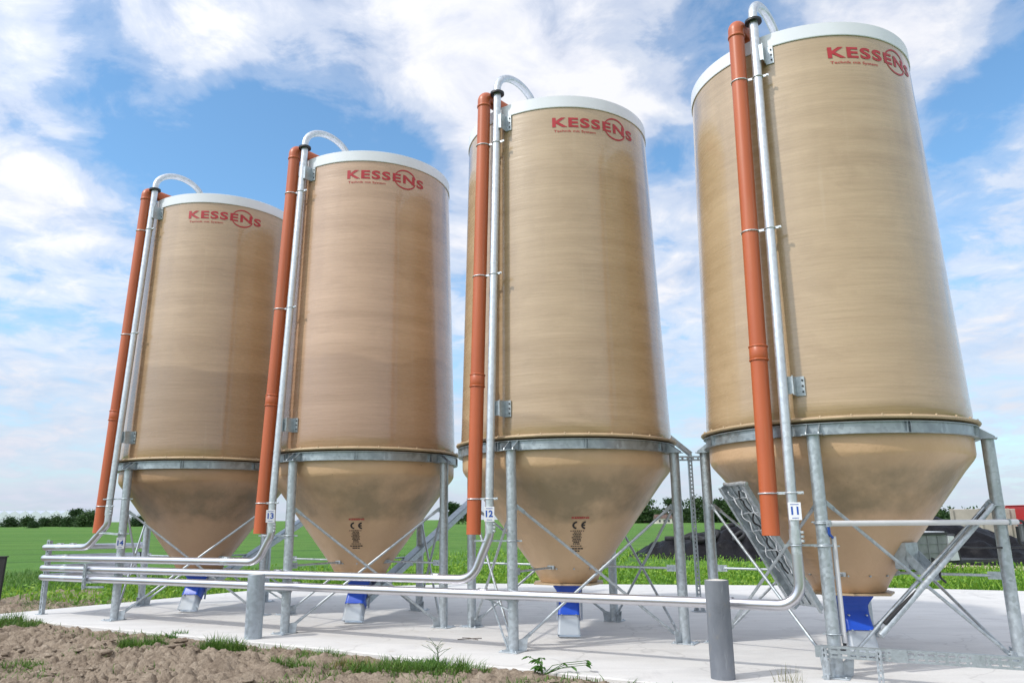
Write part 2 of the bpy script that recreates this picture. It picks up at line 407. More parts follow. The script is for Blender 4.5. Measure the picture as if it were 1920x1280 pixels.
# ------------------------------------------------------------------ layout of the row
C = [Vector((4.46610, 9.87498, 0)), Vector((1.19069, 11.55008, 0)), Vector((-2.08472, 13.22518, 0)), Vector((-5.36013, 14.90028, 0))]
ROWA = 0.4727396
U = Vector((-math.cos(ROWA), math.sin(ROWA), 0)); NR = Vector((-math.sin(ROWA), -math.cos(ROWA), 0)); ZV = Vector((0, 0, 1))
AF = -2.11534; AL = {'F': AF, 'R': AF+PI/2, 'K': AF+PI, 'L': AF+1.5*PI}
RL = 1.66
def pol(r, a, z=0): return Vector((r*math.cos(a), r*math.sin(a), z))
F0 = C[0]+pol(RL, AF)
def row(t, z, off=.105): return F0+U*t+NR*off+ZV*z         # a spot on the pipe line in front of the legs
def rwall(z):
    return 1.555-(z-2.7)*(1.555-1.428)/(7.45-2.7)

# ------------------------------------------------------------------ silos
SILO_G = 'feed silos standing in a row on the concrete slab'
def ring_arc(mb, a0, a1, ctr, rad, th, zmid, n=40):
    # flat band on the wall, drawn round a centre (x along the wall, y up)
    vs = []; fs = []
    for k in range(n+1):
        a = a0+(a1-a0)*k/n
        tt = th*(.55+.45*math.sin(PI*k/n))
        for rr in (rad-tt/2, rad+tt/2): vs.append((ctr[0]+rr*math.cos(a), ctr[1]+rr*.84*math.sin(a)))
    for k in range(n): fs.append((2*k, 2*k+1, 2*k+3, 2*k+2))
    return vs, fs
def make_silo():
    t = thing('feed_silo', '', 'silo')
    # --- body
    mb = MB(); prof = [(1.535, 2.66), (1.556, 2.75)]
    for k in range(1, 25):
        z = 2.75+(7.47-2.75)*k/24; prof.append((rwall(z), z))
    mb.lathe(prof, 128); body = mb.build('body', M['grp'], t)
    # --- lid with white rim band
    mb = MB(); mb.lathe([(1.420, 7.452), (1.440, 7.450), (1.443, 7.46), (1.438, 7.636), (1.428, 7.642), (1.25, 7.66), (.8, 7.80), (.3, 7.89), (.02, 7.91)], 128, creases=(1, 2, 3, 4))
    mb.lathe([(.26, 7.86), (.26, 7.98), (.24, 8.0), (.01, 8.01)], 40, creases=(1,))
    mb.build('lid', M['lid'], t)
    # --- flange lip between shell and hopper
    mb = MB(); mb.lathe([(1.55, 2.695), (1.59, 2.682), (1.626, 2.674), (1.632, 2.660), (1.624, 2.646), (1.57, 2.640), (1.50, 2.640)], 128)
    for k in range(32):
        p = pol(1.605, 2*PI*(k+.5)/32, 2.682); mb.lathe([(.013, p.z-.008), (.013, p.z+.010), (.009, p.z+.014), (.001, p.z+.015)], 8, (p.x, p.y))
    lip = mb.build('flange_lip', M['lip'], t)
    # --- hopper
    prof = [(1.535, 2.63), (1.537, 2.42), (1.535, 2.31), (1.525, 2.275), (1.50, 2.235), (1.40, 2.115)]
    for k in range(1, 15):
        f = k/14; prof.append((1.40+(.545-1.40)*f, 2.115+(.955-2.115)*f))
    prof += [(.530, .930), (.505, .90), (.405, .728)]
    mb = MB(); mb.lathe(prof, 128, creases=(len(prof)-3,))
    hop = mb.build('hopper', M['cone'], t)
    for k in range(14):
        mb = MB(); a = AF+2*PI*(k+.3)/14; p = pol(.52, a, .925); mb.tube([p, p+pol(.03, a)], .011, 8); mb.build('bolt', M['galv'], hop)
    # outlet plate
    mb = MB(); q = [pol(.575 if k % 2 else .50, AF+.2+k*PI/4, .700) for k in range(8)]
    mb.prism(q, (0, 0, .022)); mb.build('outlet_plate', M['lip'], t)
    # --- ring beam
    mb = MB(); mb.lathe([(1.50, 2.485), (1.60, 2.485), (1.60, 2.490), (1.572, 2.493), (1.572, 2.606), (1.602, 2.609), (1.602, 2.616), (1.50, 2.616)], 128, creases=(1, 2, 3, 4, 5, 6))
    for k in range(8):
        a = AF+.62+k*PI/4
        for s in (-.012, .012):
            p = pol(1.588, a+s, 2.55); R = pol(1, a); T = Vector((-R.y, R.x, 0)); mb.box(p, (.032, .006, .118), (R, T, ZV))
    mb.build('ring_beam', M['ringgalv'], t)
    # --- legs
    LP = {}
    for nm in 'FRKL':
        a = AL[nm]; R = pol(1, a); T = Vector((-R.y, R.x, 0)); b = pol(RL, a); LP[nm] = b
        mb = MB(); mb.tube([b+ZV*.012, b+ZV*2.478], .067, 24); leg = mb.build('leg', M['galv'], t)
        mb = MB(); mb.box(b+ZV*.0065, (.30, .26, .013), (R, T, ZV), .003)
        for sx in (-.12, .12):
            for sy in (-.1, .1):
                p = b+R*sx+T*sy; mb.lathe([(.014, .013), (.014, .026), (.01, .028), (.001, .028)], 6, (p.x, p.y))
        mb.build('base_plate', M['galv'], leg)
        for s in (1, -1):          # foot gussets that hold the braces
            mb = MB()
            d = (T*s-R*.55).normalized()
            n = d.cross(ZV)
            mb.prism([b+d*.062+ZV*.013-n*.005, b+d*.165+ZV*.013-n*.005, b+d*.185+ZV*.17-n*.005, b+d*.062+ZV*.14-n*.005], n*.010)
            mb.build('gusset', M['galv'], leg)
        mb = MB(); mb.box(b+ZV*2.483-R*.03, (.26, .22, .009), (R, T, ZV))
        for s in (-.065, .065):
            mb.prism([b-R*.085+T*s+ZV*2.488, b+R*.085+T*s+ZV*2.488, b+R*.075+T*s+ZV*2.51, b-R*.06+T*s+ZV*2.605, b-R*.085+T*s+ZV*2.605], T*.010)
        mb.build('leg_cap', M['ringgalv'], leg)
    # --- cross braces
    for p, q in (('F', 'R'), ('R', 'K'), ('K', 'L'), ('L', 'F')):
        for a, b, sgn in ((p, q, 1), (q, p, -1)):
            A = LP[a]+ZV*1.755; B = LP[b]+ZV*.125
            d = (LP[b]-LP[a]).normalized(); outn = ((LP[p]+LP[q])/2).normalized()
            A = A+d*.085+outn*(.012*sgn-.02); B = B-d*.14+outn*(.012*sgn-.02)
            mb = MB(); e = (B-A).normalized()
            mb.tube([A+e*.10, B-e*.10], .0185, 10)
            for X, s in ((A, 1), (B, -1)):
                mb.bar(X-e*s*.03, X+e*s*.12, .012, .045, up=outn.cross(e))
                mb.tube([X-outn*.03, X+outn*.03], .013, 8)
            mb.bar(A-d*.06, A+d*.0+ZV*-.01, .07, .010, up=outn)
            mb.build('brace', M['galv'], t)
    # --- ties from the legs to the hopper neck
    for nm in 'FRKL':
        a = AL[nm]; R = pol(1, a); T = Vector((-R.y, R.x, 0))
        mb = MB(); A = pol(1.60, a, .945); B = pol(.545, a, .945)
        mb.tube([A-R*.10, B], .0155, 10); mb.box(A-R*.05, (.17, .012, .085), (R, T, ZV)); mb.tube([A-R*.06-T*.02, A-R*.06+T*.02], .016, 8)
        mb.box(B-R*.0+T*.0, (.06, .10, .05), (R, T, ZV))
        mb.build('tie_rod', M['galv'], t)
    # --- hoop round the neck, foot end of the ties
    # --- blue boot and chute under the outlet
    ab = -1.72; R = pol(1, ab); T = Vector((-R.y, R.x, 0))
    def loft(secs, name, m, parent, cap=True):
        mb = MB(); vs = []
        for cpos, w, d, tilt in secs:
            D = R*math.cos(tilt)+ZV*math.sin(tilt)      # depth axis of the section
            for sx, sy in ((-.5, -.5), (-.38, -.5), (.38, -.5), (.5, -.5), (.5, .5), (.38, .5), (-.38, .5), (-.5, .5)):
                vs.append(R*cpos[0]+ZV*cpos[1]+T*(sx*w)+D*(sy*d))
        fs = []
        for i in range(len(secs)-1):
            for k in range(8):
                l = (k+1) % 8; fs.append((i*8+k, i*8+l, i*8+8+l, i*8+8+k))
        mb.add(vs, fs, True)
        return mb.build(name, m, parent)
    boot = loft([((0, .702), .43, .40, 0), ((0, .665), .425, .39, 0), ((.01, .60), .33, .33, 0), ((.02, .55), .295, .29, .08), ((.06, .46), .285, .26, .25), ((.13, .36), .285, .23, .45), ((.20, .27), .295, .21, .5), ((.215, .25), .305, .215, .5)], 'outlet_boot', M['blue'], t)
    for s in (-1, 1):
        for k in range(2):
            mb = MB(); p = R*(.24+.08*k)+ZV*(.46-.16*k)+T*(s*.10); mb.tube([p-R*.06, p+R*.012], .010, 8); mb.build('bolt', M['galv'], boot)
    loft([((.205, .262), .285, .20, .5), ((.25, .19), .29, .18, .45), ((.30, .11), .30, .165, .4), ((.345, .030), .315, .155, .3)], 'chute', M['chute'], t)
    for s in (-.17, .17):
        mb = MB(); mb.bar(R*-.02+T*s+ZV*.62, R*.06+T*s+ZV*.20, .03, .012); mb.build('slide_bracket', M['galv'], t)
    # --- wall brackets that carry the fill pipe
    for z, w in ((7.33, .24), (3.05, .22)):
        a = -2.175; R = pol(1, a); T = Vector((-R.y, R.x, 0)); rw = rwall(z); mb = MB()
        mb.box(pol(rw+.085, a-.028, z), (.15, .008, w), (R, T, ZV)); mb.box(pol(rw+.012, a+.0, z), (.014, .10, w), (R, T, ZV))
        mb.box(pol(rw+.155, a-.05, z), (.008, .075, w*.9), (R, T, ZV))
        br = mb.build('pipe_bracket', M['galv'], t)
        for k in (-1, 0, 1):
            mb = MB(); p = pol(rw+.016, a+.018, z+k*w*.3); mb.tube([p, p+R*.012], .011, 8); mb.build('bolt', M['blackplastic'], br)
    # --- lettering near the rim
    LA = -1.235; Z0 = 7.165
    def wrap(V2, r_of, off=.005):
        out = []
        for x, y in V2:
            z = Z0+y; r = r_of(z)+off; a = LA+x/r_of(7.2); out.append((r*math.cos(a), r*math.sin(a), z))
        return out
    mb = MB(); V, F = text_mesh('KESSENS', 1.0, .032, 1.16)
    x0, x1 = V[:, 0].min(), V[:, 0].max(); hh = V[:, 1].max()
    W = 1.35; Hh = .148
    V2 = np.stack([(V[:, 0]-x0)/(x1-x0)*W-W/2, V[:, 1]/hh*Hh-Hh/2+.045], 1)
    # the last letter hangs a little lower than the rest
    mb.add(wrap(V2-np.stack([0*V2[:, 0], .016*(V2[:, 0] > W/2-.17)], 1), rwall), F)
    V, F = text_mesh('Technik mit System', 1.0, .01); x0, x1 = V[:, 0].min(), V[:, 0].max()
    V2 = np.stack([(V[:, 0]-x0)/(x1-x0)*.62-W/2+.02, V[:, 1]*.050-.115], 1); mb.add(wrap(V2, rwall), F)
    cx = W*.232
    for a0, a1 in ((2.62, .28), (-.30, -2.72)):
        v2, fs = ring_arc(mb, a0, a1, (cx, .035), .198, .030, 0); mb.add(wrap(v2, rwall, .0042), fs)
    mb.build('painted_lettering', M['red'], t)
    return t, body
def cone_wrap(pts, a0, z0, off=.008):
    out = []
    for x, y in pts:                # y up along the cone's slope
        z = z0+y*.81; r = .545+(z-.955)/(2.115-.955)*(1.40-.545)+off; a = a0+x/r
        out.append((r*math.cos(a), r*math.sin(a), z))
    return out
def conformity_mark(parent):
    a0, z0 = -1.50, 1.60
    mb = MB(); V, F = text_mesh('KESSENS', 1.0, .03); x0, x1 = V[:, 0].min(), V[:, 0].max()
    mb.add(cone_wrap([(x*.24/(x1-x0)-.12, y*.045) for x, y, _ in V], a0, z0), F); mb.build('stamp_lettering', M['red'], parent)
    mb = MB()
    def arc(cx, cy, r, th, s0, s1, n=18):
        vs = []; 
        for k in range(n+1):
            a = s0+(s1-s0)*k/n
            vs += [(cx+(r-th)*math.cos(a), cy+(r-th)*math.sin(a)), (cx+r*math.cos(a), cy+r*math.sin(a))]
        mb.add(cone_wrap(vs, a0, z0), [(2*k, 2*k+1, 2*k+3, 2*k+2) for k in range(n)])
    arc(-.035, -.105, .064, .026, PI*.53, PI*1.47); arc(.085, -.105, .064, .026, PI*.53, PI*1.47)
    mb.add(cone_wrap([(.03, -.116), (.075, -.116), (.075, -.094), (.03, -.094)], a0, z0), [(0, 1, 2, 3)])
    # small print as short broken strokes
    r2 = random.Random(3)
    for y, w, n in ((-.205, .20, 7), (-.235, .10, 4), (-.262, .13, 5), (-.288, .10, 4), (-.314, .15, 6), (-.34, .11, 4), (-.366, .13, 5), (-.392, .09, 3), (-.418, .10, 4), (-.455, .15, 6), (-.50, .20, 5), (-.54, .13, 3)):
        x = -w/2
        for k in range(n):
            l = w/n*r2.uniform(.55, .9); h = .015 if y > -.48 else .020
            mb.add(cone_wrap([(x, y), (x+l, y), (x+l, y+h), (x, y+h)], a0-.02, z0), [(0, 1, 2, 3)]); x += w/n
    mb.build('stamp_print', M['black'], parent)

silo0, body0 = make_silo()
SLAB = ['biggest, nearest tan feed silo at the right end of the row',
        'tan feed silo whose fill pipe carries the number 12',
        'tan feed silo whose fill pipe carries the number 13',
        'farthest, smallest-looking tan feed silo at the left end of the row']
silos = []
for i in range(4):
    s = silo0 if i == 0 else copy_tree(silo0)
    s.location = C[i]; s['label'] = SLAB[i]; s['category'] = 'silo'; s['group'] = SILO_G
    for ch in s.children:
        if ch.name.split('.')[0] == 'hopper': ch['resin_shade_tone'] = ((1.08, 1.03, .99), (1.06, 1.05, 1.0), (1.08, 1.05, 1.0), (.80, .73, .69))[i]  # the farthest hopper's deeper shade is put into its colour
        if ch.name.split('.')[0] == 'body': ch['feed_level'] = (2.9, 2.9, 4.2, 4.35)[i]; ch['resin_shade_tone'] = ((.93, .90, .85), (.94, .91, .88), (1.02, .89, .91), (.90, .83, .80))[i]
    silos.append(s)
for i in (1, 2): conformity_mark(silos[i])
# the nearest hopper has a small steel sample hatch on its flank
mb = MB(); a = -.98; R = pol(1, a); T = Vector((-R.y, R.x, 0)); b = pol(.70, a, 1.10)
mb.box(b+R*.06+ZV*.06, (.16, .26, .30), (R, T, (ZV)), .006); mb.bar(b+R*.12+ZV*.0, b+R*.34-ZV*.20, .26, .012, up=T.cross(R)); 
for s in (-.13, .13): mb.prism([b+R*.10+T*s+ZV*.02, b+R*.14+T*s+ZV*.12, b+R*.36+T*s-ZV*.12, b+R*.34+T*s-ZV*.20], T*.006)
mb.build('sample_hatch', M['galv'], silos[0])

# ------------------------------------------------------------------ fill pipes
AS = -2.26
def riser_pt(i, z):
    r = 1.80 if z <= 1.95 else 1.80-(z-1.95)*(1.80-1.545)/(7.81-1.95)
    return C[i]+pol(r, AS, z)
NUM = ['11', '12', '13', '14']
FLAB = ['galvanised fill pipe numbered 11 with the lowest and longest horizontal run',
        'galvanised fill pipe numbered 12 with the second lowest horizontal run',
        'galvanised fill pipe numbered 13 with the second highest horizontal run',
        'galvanised fill pipe of the farthest silo with the topmost, shortest horizontal run']
# lower bends in row coordinates (t, z), then the run to the left end
LOW = [[(.267, .69), (13.0, .645)], [(3.946, 1.40), (4.20, .845), (13.0, .80)], [(7.625, 1.38), (7.86, .995), (13.0, .97)], [(11.304, 1.55), (11.76, 1.17), (13.0, 1.155)]]
LRAD = [[.24], [.30, .30], [.25, .3], [.25, .35]]
PR = .052
def fill_pipe(i):
    tob = thing('fill_pipe', FLAB[i], 'fill pipe', riser_pt(i, 0), 'galvanised fill pipes of the silos')
    off = -riser_pt(i, 0); mk = lambda: MB()
    def put(mb, name, m, par=tob):
        o = mb.build(name, m, par); 
        return o
    L = lambda p: Vector(p)+off
    zb = (1.22, 1.56, 1.56, 1.66)[i]
    mb = MB(); mb.tube([L(riser_pt(i, z)) for z in (zb, 1.95, 4, 6, 7.80)], .056, 20)
    riser = put(mb, 'riser', M['pipe'])
    for z in (2.62, 5.1): mb = MB(); p = L(riser_pt(i, z)); mb.tube([p, p+ZV*.02], .0585, 20); mb.build('joint', M['pipe'], riser)
    # gooseneck over the roof
    top = riser_pt(i, 7.80); inw = -pol(1, AS); pts = []
    mb = MB(); c0 = .50
    for k in range(25):
        th = PI-PI*1.0*k/24
        pts.append(L(top+inw*(c0+c0*math.cos(th))+ZV*(.08+.36*math.sin(th))))
    pts = [L(top+ZV*-.02)]+pts+[L(top+inw*(2*c0)-ZV*.06)]
    mb.tube(pts, .056, 20); put(mb, 'gooseneck', M['pipe'])
    mb = MB(); p = L(top); mb.tube([p+ZV*.0, p+ZV*.03], .105, 24); put(mb, 'flange', M['blackplastic'])
    # lower bends and run
    P = [riser_pt(i, zb)]+[row(t, z) for t, z in LOW[i]]
    # left end turns back towards the couplings
    back = -NR
    e = row(13.0, LOW[i][-1][1]); bl = (1.9, 1.95, 2.05, 2.15)[i]
    P2 = P+[e+back*bl-ZV*.03]
    path = fillet([L(p) for p in P2], LRAD[i]+[.13])
    # split: elbow section (bright) and run
    nb = 1+10*(len(LOW[i])-1)
    mb = MB(); mb.tube(path[:nb+1], .0575, 20); put(mb, 'lower_bend', M['bright'])
    mb = MB(); mb.tube(path[nb:], PR, 20); put(mb, 'horizontal_run', M['bright'])
    # couplings on the run
    cps = ([1.02, 4.05, 7.10, 12.3], [4.75, 7.45, 12.3], [8.5, 12.3], [12.15, 12.5])[i]
    t0 = LOW[i][-2][0]; z0 = LOW[i][-2][1]; z1 = LOW[i][-1][1]
    for tc in cps:
        zc = z0+(z1-z0)*(tc-t0)/(13.0-t0); p = row(tc, zc)
        mb = MB(); mb.tube([L(p-U*.075), L(p+U*.075)], PR+.006, 20)
        mb.box(L(p+ZV*(PR+.011)), (.13, .03, .014), (U, NR, ZV), .003)
        for s in (-.05, .05): mb.tube([L(p+U*s+ZV*(PR+.014)-NR*.03), L(p+U*s+ZV*(PR+.014)+NR*.03)], .008, 8)
        put(mb, 'coupling', M['pipe'] if tc > 8 else M['bright'])
    # end cap at the filling point
    q = e+back*bl-ZV*.03; mb = MB(); mb.tube([L(q-back*.10), L(q+back*.01)], .066, 20); cc = put(mb, 'filling_coupling', M['bright'])
    mb = MB(); mb.tube([L(q+back*.01), L(q+back*.07)], .060, 20); mb.bar(L(q+back*.04-U*.085), L(q+back*.04+U*.085), .02, .02); mb.build('dust_cap', M['blackplastic'], cc)
    # joint clamp with bolts under the number plate and clamps to the leg
    zc = (1.40, 1.50, 1.50, 1.78)[i]
    p = riser_pt(i, zc); mb = MB(); mb.tube([L(p-ZV*.075), L(p+ZV*.075)], .062, 20)
    side = Vector((math.cos(AS+PI/2), math.sin(AS+PI/2), 0))
    for s in (-.045, .0, .045): mb.box(L(p+side*.075+ZV*s), (.035, .03, .028), (side, ZV.cross(side), ZV), .004)
    put(mb, 'pipe_joint', M['pipe'])
    lf = C[i]+pol(RL, AF)
    for zc in ((1.31, 1.33, 1.38, 1.98)[i], (.48, .50, .50, 1.40)[i]):
        if zc < .8: continue
        p = riser_pt(i, zc) if zc > zb else row(LOW[i][0][0]+.08, zc, .105)
        mb = MB(); ln = lf+ZV*zc
        for c, r in ((p, .066), (ln, .074)):
            mb.tube([L(c+pol(r, k*2*PI/24)) for k in range(24)], .008, 6, closed=True)
        dd = (ln-p).normalized(); mb.bar(L(p-dd*.13), L(ln+dd*.13), .012, .022); put(mb, 'leg_clamp', M['galv'])
    # number plate
    if i < 3: c = riser_pt(i, 1.665)+Vector((-.06, -.998, 0))*.064
    else: c = lf+ZV*1.245+Vector((.2, -.97, 0)).normalized()*.075
    nn = Vector((c.x, c.y, 0)).normalized(); X = Vector((nn.y, -nn.x, 0))
    if X.x < 0: X = -X
    Y = -nn; c = L(c)
    mb = MB(); mb.box(c, (.130, .008, .185), (X, Y, ZV), .002); pl = put(mb, 'number_plate', M['white'])
    V, F = text_mesh(NUM[i], 1.0, .03); x0, x1 = V[:, 0].min(), V[:, 0].max(); y1 = V[:, 1].max()
    mb = MB(); mb.add([c+X*((x-(x0+x1)/2)*min(.100/(x1-x0), .112))+ZV*(y/y1*.082-.041+.008)+Y*.0065 for x, y, _ in V], F)
    for y, w in ((.072, .085), (-.070, .065)): mb.add([c+X*(sx*w/2)+ZV*(y+sy*.003)+Y*.0062 for sx, sy in ((-1, -1), (1, -1), (1, 1), (-1, 1))], [(0, 1, 2, 3)])
    mb.build('number_digits', M['bluetext'], pl)
    return tob
for i in range(4): fill_pipe(i)

# ------------------------------------------------------------------ orange vent pipes
AO = -2.395
def vent_pt(i, z): return C[i]+pol(1.846-(z-1.407)*(1.846-1.605)/(7.737-1.407), AO, z)
VLAB = ['thick orange vent pipe strapped to the nearest silo at the right end',
        'orange vent pipe in front of the silo with the fill pipe numbered 12',
        'orange vent pipe on the second silo from the left, partly hiding the farthest silo',
        'leftmost orange vent pipe, standing against the open sky']
for i in range(4):
    b = vent_pt(i, 1.407); t = thing('vent_pipe', VLAB[i], 'vent pipe', b, 'orange vent pipes on the silos')
    L = lambda p: Vector(p)-b
    mb = MB(); P = [L(vent_pt(i, z)) for z in (1.407, 3, 5, 7.70)]
    mb.tube(P, .095, 28, caps=False); mb.tube([P[0]+ZV*.002, P[1]], .088, 28, caps=False); mb.tube([P[0]+ZV*.05, P[0]+ZV*.06], .088, 28)
    mb.build('pipe', M['orange'], t)
    mb = MB(); p = L(vent_pt(i, 3.44)); ax = (P[2]-P[1]).normalized()
    mb.tube([p-ax*.085, p-ax*.08, p+ax*.08, p+ax*.085], [.098, .102, .102, .098], 28)
    for s in (-.085, .075): mb.tube([p+ax*s, p+ax*(s+.006), p+ax*(s+.018), p+ax*(s+.024)], [.100, .109, .109, .100], 28)
    mb.build('socket', M['orange'], t)
    top = vent_pt(i, 7.66); inw = -pol(1, AO); mb = MB()
    path = fillet([L(top), L(top+ZV*.16), L(top+inw*.55+ZV*.10)], [.14], 8)
    mb.tube(path, .098, 28); mb.tube([L(top-ZV*.02), L(top-ZV*.014), L(top+ZV*.012), L(top+ZV*.02)], [.099, .107, .107, .099], 28)
    mb.build('elbow', M['orange'], t)
    for z in (7.0, 4.95, 1.86):
        p = vent_pt(i, z); q = riser_pt(i, z); mb = MB(); dd = (q-p); dd.z = 0; dd.normalize(); pe = Vector((dd.y, -dd.x, 0))
        if pe.y > 0: pe = -pe
        # one band round both pipes, bulging over each
        mb.tube([L(p+pol(.100, k*2*PI/28)) for k in range(28)], .0085, 6, closed=True)
        mb.tube([L(q+pol(.061, k*2*PI/24)) for k in range(24)], .0085, 6, closed=True)
        mb.bar(L(p+dd*.095), L(q-dd*.055), .012, .028); mb.bar(L(q+dd*.058), L(q+dd*.13), .012, .028); mb.tube([L(q+dd*.11-pe*.02), L(q+dd*.11+pe*.02)], .01, 8); mb.tube([L(p-dd*.10-pe*.015), L(p-dd*.10+pe*.015)], .011, 8)
        mb.build('strap', M['pipe'], t)

# ------------------------------------------------------------------ stand and brackets of the pipe runs
def strut(mb, a, b, w=.055, d=.05, up=NR, holes=True, pitch=.07):
    # slotted channel: back split into two strips with cross webs, plus two lips
    a = Vector(a); b = Vector(b); Z = (b-a).normalized(); X = up.cross(Z).normalized(); Y = Z.cross(X); l = (b-a).length; c = (a+b)/2
    mb.box(c+X*(w*.5-.003), (.006, d, l), (X, Y, Z)); mb.box(c-X*(w*.5-.003), (.006, d, l), (X, Y, Z))
    f = w*.31
    if holes:
        for s in (-1, 1): mb.box(c+X*(s*(w*.5-f*.5-.006))+Y*(d*.5-.002), (f-.004, .004, l), (X, Y, Z))
        n = max(2, int(l/pitch))
        for k in range(n+1): mb.box(a+Z*(l*k/n)+Y*(d*.5-.0045), (w-.014, .004, pitch*.45), (X, Y, Z))
    else: mb.box(c+Y*(d*.5-.002), (w-.012, .004, l), (X, Y, Z))
    return mb
p0 = row(12.98, 0, -.02); t = thing('pipe_stand', 'perforated steel post carrying the left ends of the four fill pipes', 'pipe stand', p0)
mb = MB(); strut(mb, (0, 0, .01), (0, 0, 1.27), .09, .06); mb.build('post', M['galv'], t)
mb = MB(); mb.box((0, 0, .005), (.16, .14, .010), (U, NR, ZV)); mb.build('base_plate', M['galv'], t)
p0 = row(11.64, 0, .19); t = thing('pipe_hanger', 'short slotted bracket clamping the fill pipes in front of the leftmost silo leg', 'bracket', p0)
mb = MB(); strut(mb, (0, 0, .50), (0, 0, .90), .06, .035); mb.build('channel', M['galv'], t)
for z in (.52, .60, .76):
    mb = MB(); mb.bar(Vector((0, 0, z))-NR*.02, Vector((0, 0, z))-NR*.16+U*-.30, .03, .03); mb.build('arm', M['galv'], t)
for i, lab in ((1, 'pair of steel support arms holding the fill pipe on the leg below plate 12'), (2, 'cluster of steel support arms holding the fill pipes behind the galvanised bollard'), ):
    lf = C[i]+pol(RL, AF); t = thing('pipe_support', lab, 'pipe support', lf, 'leg-mounted pipe supports')
    zs = (.62,) if i == 1 else (.68, .80, .60)
    for z in zs:
        mb = MB()
        mb.bar(U*.36+NR*.06+ZV*z, -U*.05+ZV*z+NR*.075, .035, .03); mb.bar(U*.34+NR*.05+ZV*z, -ZV*.14+NR*.06+ZV*z, .018, .018)
        mb.tube([ZV*(z-.02)+pol(.074, k*2*PI/24) for k in range(24)], .008, 6, closed=True)
        mb.build('arm', M['galv'], t)
lf = C[1]+pol(RL, AF)+U*.30; t = thing('leg_stay', 'thin diagonal steel stay leaning on the leg beside plate 12', 'stay', lf)
mb = MB(); mb.tube([U*-.0+NR*.03+ZV*.62, U*-.24+NR*.03+ZV*.02], .013, 8); mb.build('rod', M['galv'], t)
mb = MB(); mb.box(U*-.24+NR*.03+ZV*.008, (.06, .06, .012), (U, NR, ZV)); mb.build('foot', M['galv'], t)

# arm plate of pipe 14 (slotted bar from leg to pipe)
lf = C[3]+pol(RL, AF); t = thing('pipe_bracket', 'short white slotted bar between leg and bent fill pipe at the far left silo', 'bracket', lf)
mb = MB(); strut(mb, U*.44+NR*.12+ZV*1.42, -U*.04+NR*.10+ZV*1.39, .05, .03, ZV, True, .05); mb.build('channel', M['pipe'], t)
mb = MB(); mb.tube([ZV*1.39+pol(.075, k*2*PI/24) for k in range(24)], .008, 6, closed=True); mb.build('clamp', M['galv'], t)

# ------------------------------------------------------------------ conveyors behind the silos
def trough(mb, A, B, w, h, lip=.03, th=.006, n_st=6):
    A = Vector(A); B = Vector(B); Z = (B-A).normalized(); X = ZV.cross(Z).normalized(); Y = Z.cross(X); l = (B-A).length; c = (A+B)/2
    mb.box(c, (w, th, l), (X, Y, Z))
    for s in (-1, 1):
        mb.box(c+X*(s*(w/2+th/2))+Y*(h/2-th/2), (th, h, l), (X, Y, Z)); mb.box(c+X*(s*(w/2+th+lip/2))+Y*(h-th*1.5), (lip, th, l), (X, Y, Z))
    for k in range(n_st):
        p = A+Z*(l*(k+.5)/n_st)
        mb.box(p-Y*(.014), (w+.04, .022, .03), (X, Y, Z))
    return X, Y, Z
for i, lab in ((2, 'square steel auger conveyor rising to the right from under the silo numbered 13'), (3, 'square steel auger conveyor rising to the right from under the farthest silo')):
    A = C[i]+Vector((.06, -.10, .22)) if i == 2 else C[i]+Vector((.02, -.1, .26)); D = Vector((1.46, 2.55, 1.40)) if i == 2 else Vector((1.46, 2.5, 1.36)); B = A+D*1.75
    t = thing('auger_conveyor', lab, 'conveyor', Vector((A.x, A.y, 0)), 'auger conveyors under the silos'); o = Vector((A.x, A.y, 0))
    mb = MB(); X, Y, Z = trough(mb, A-o, B-o, .125, .115, .018)
    mb.build('trough', M['galv'], t)
    mb = MB(); mb.box((A+B)/2-o+Y*.120, (.155, .006, (B-A).length), (X, Y, Z)); mb.build('cover', M['ringgalv'], t)
    mb = MB(); mb.box(A-o-Z*.004+Y*.058, (.135, .118, .008), (X, Y, Z)); mb.tube([A-o-Z*.05+Y*.058, A-o+Y*.058], .035, 14); mb.build('end_plate', M['galv'], t)
    mb = MB(); q = A-o+Z*.30+Y*.125; mb.box(q+Y*.05, (.16, .10, .36), (X, Y, Z), .004); mb.build('inlet_box', M['galv'], t)
ac = -2.76; R = pol(1, ac); A = C[0]+pol(.62, ac, .56); B = C[0]+pol(1.60, ac, 2.00); o = Vector((A.x, A.y, 0))
t = thing('cable_chute', 'wide open steel trough with loose white cables leaning along the hopper of the nearest silo', 'chute', o)
mb = MB(); X, Y, Z = trough(mb, A-o, B-o, .38, -.08, .04, .007, 0); l = (B-A).length
if Y.dot(R) < 0: Y = -Y
for k in range(3): mb.box((A+B)/2-o+X*(.115*(k-1))+Y*.012, (.035, .012, l*.96), (X, Y, Z))
mb.build('trough', M['galv'], t)
mb = MB(); mb.tube([B-o-X*.21-Y*.0, B-o-X*.1+Y*.02, B-o+X*.1-Y*.0, B-o+X*.21+Y*.02], .022, 8); mb.build('rolled_edge', M['pipe'], t)
for k, (ox, am) in enumerate(((-.12, .018), (.02, .025), (.12, .015))):
    P = [A-o+Z*(l*(.30+.66*q/59))+X*(ox+am*math.sin(q*.42+k*2))+Y*(.04+.03*abs(math.sin(q*.35+k))) for q in range(60)]
    mb = MB(); mb.tube(P, .007 if k != 1 else .010, 6); mb.build('cable', M['white'] if k != 1 else M['blackplastic'], t)
for f in (.46, .62, .76, .88):
    mb = MB(); mb.tube([A-o+Z*(l*f)-X*.20+Y*.03, A-o+Z*(l*(f+.03))+Y*.07, A-o+Z*(l*(f+.02))+X*.20+Y*.045], .008, 6); mb.build('cable_tie', M['pipe'], t)

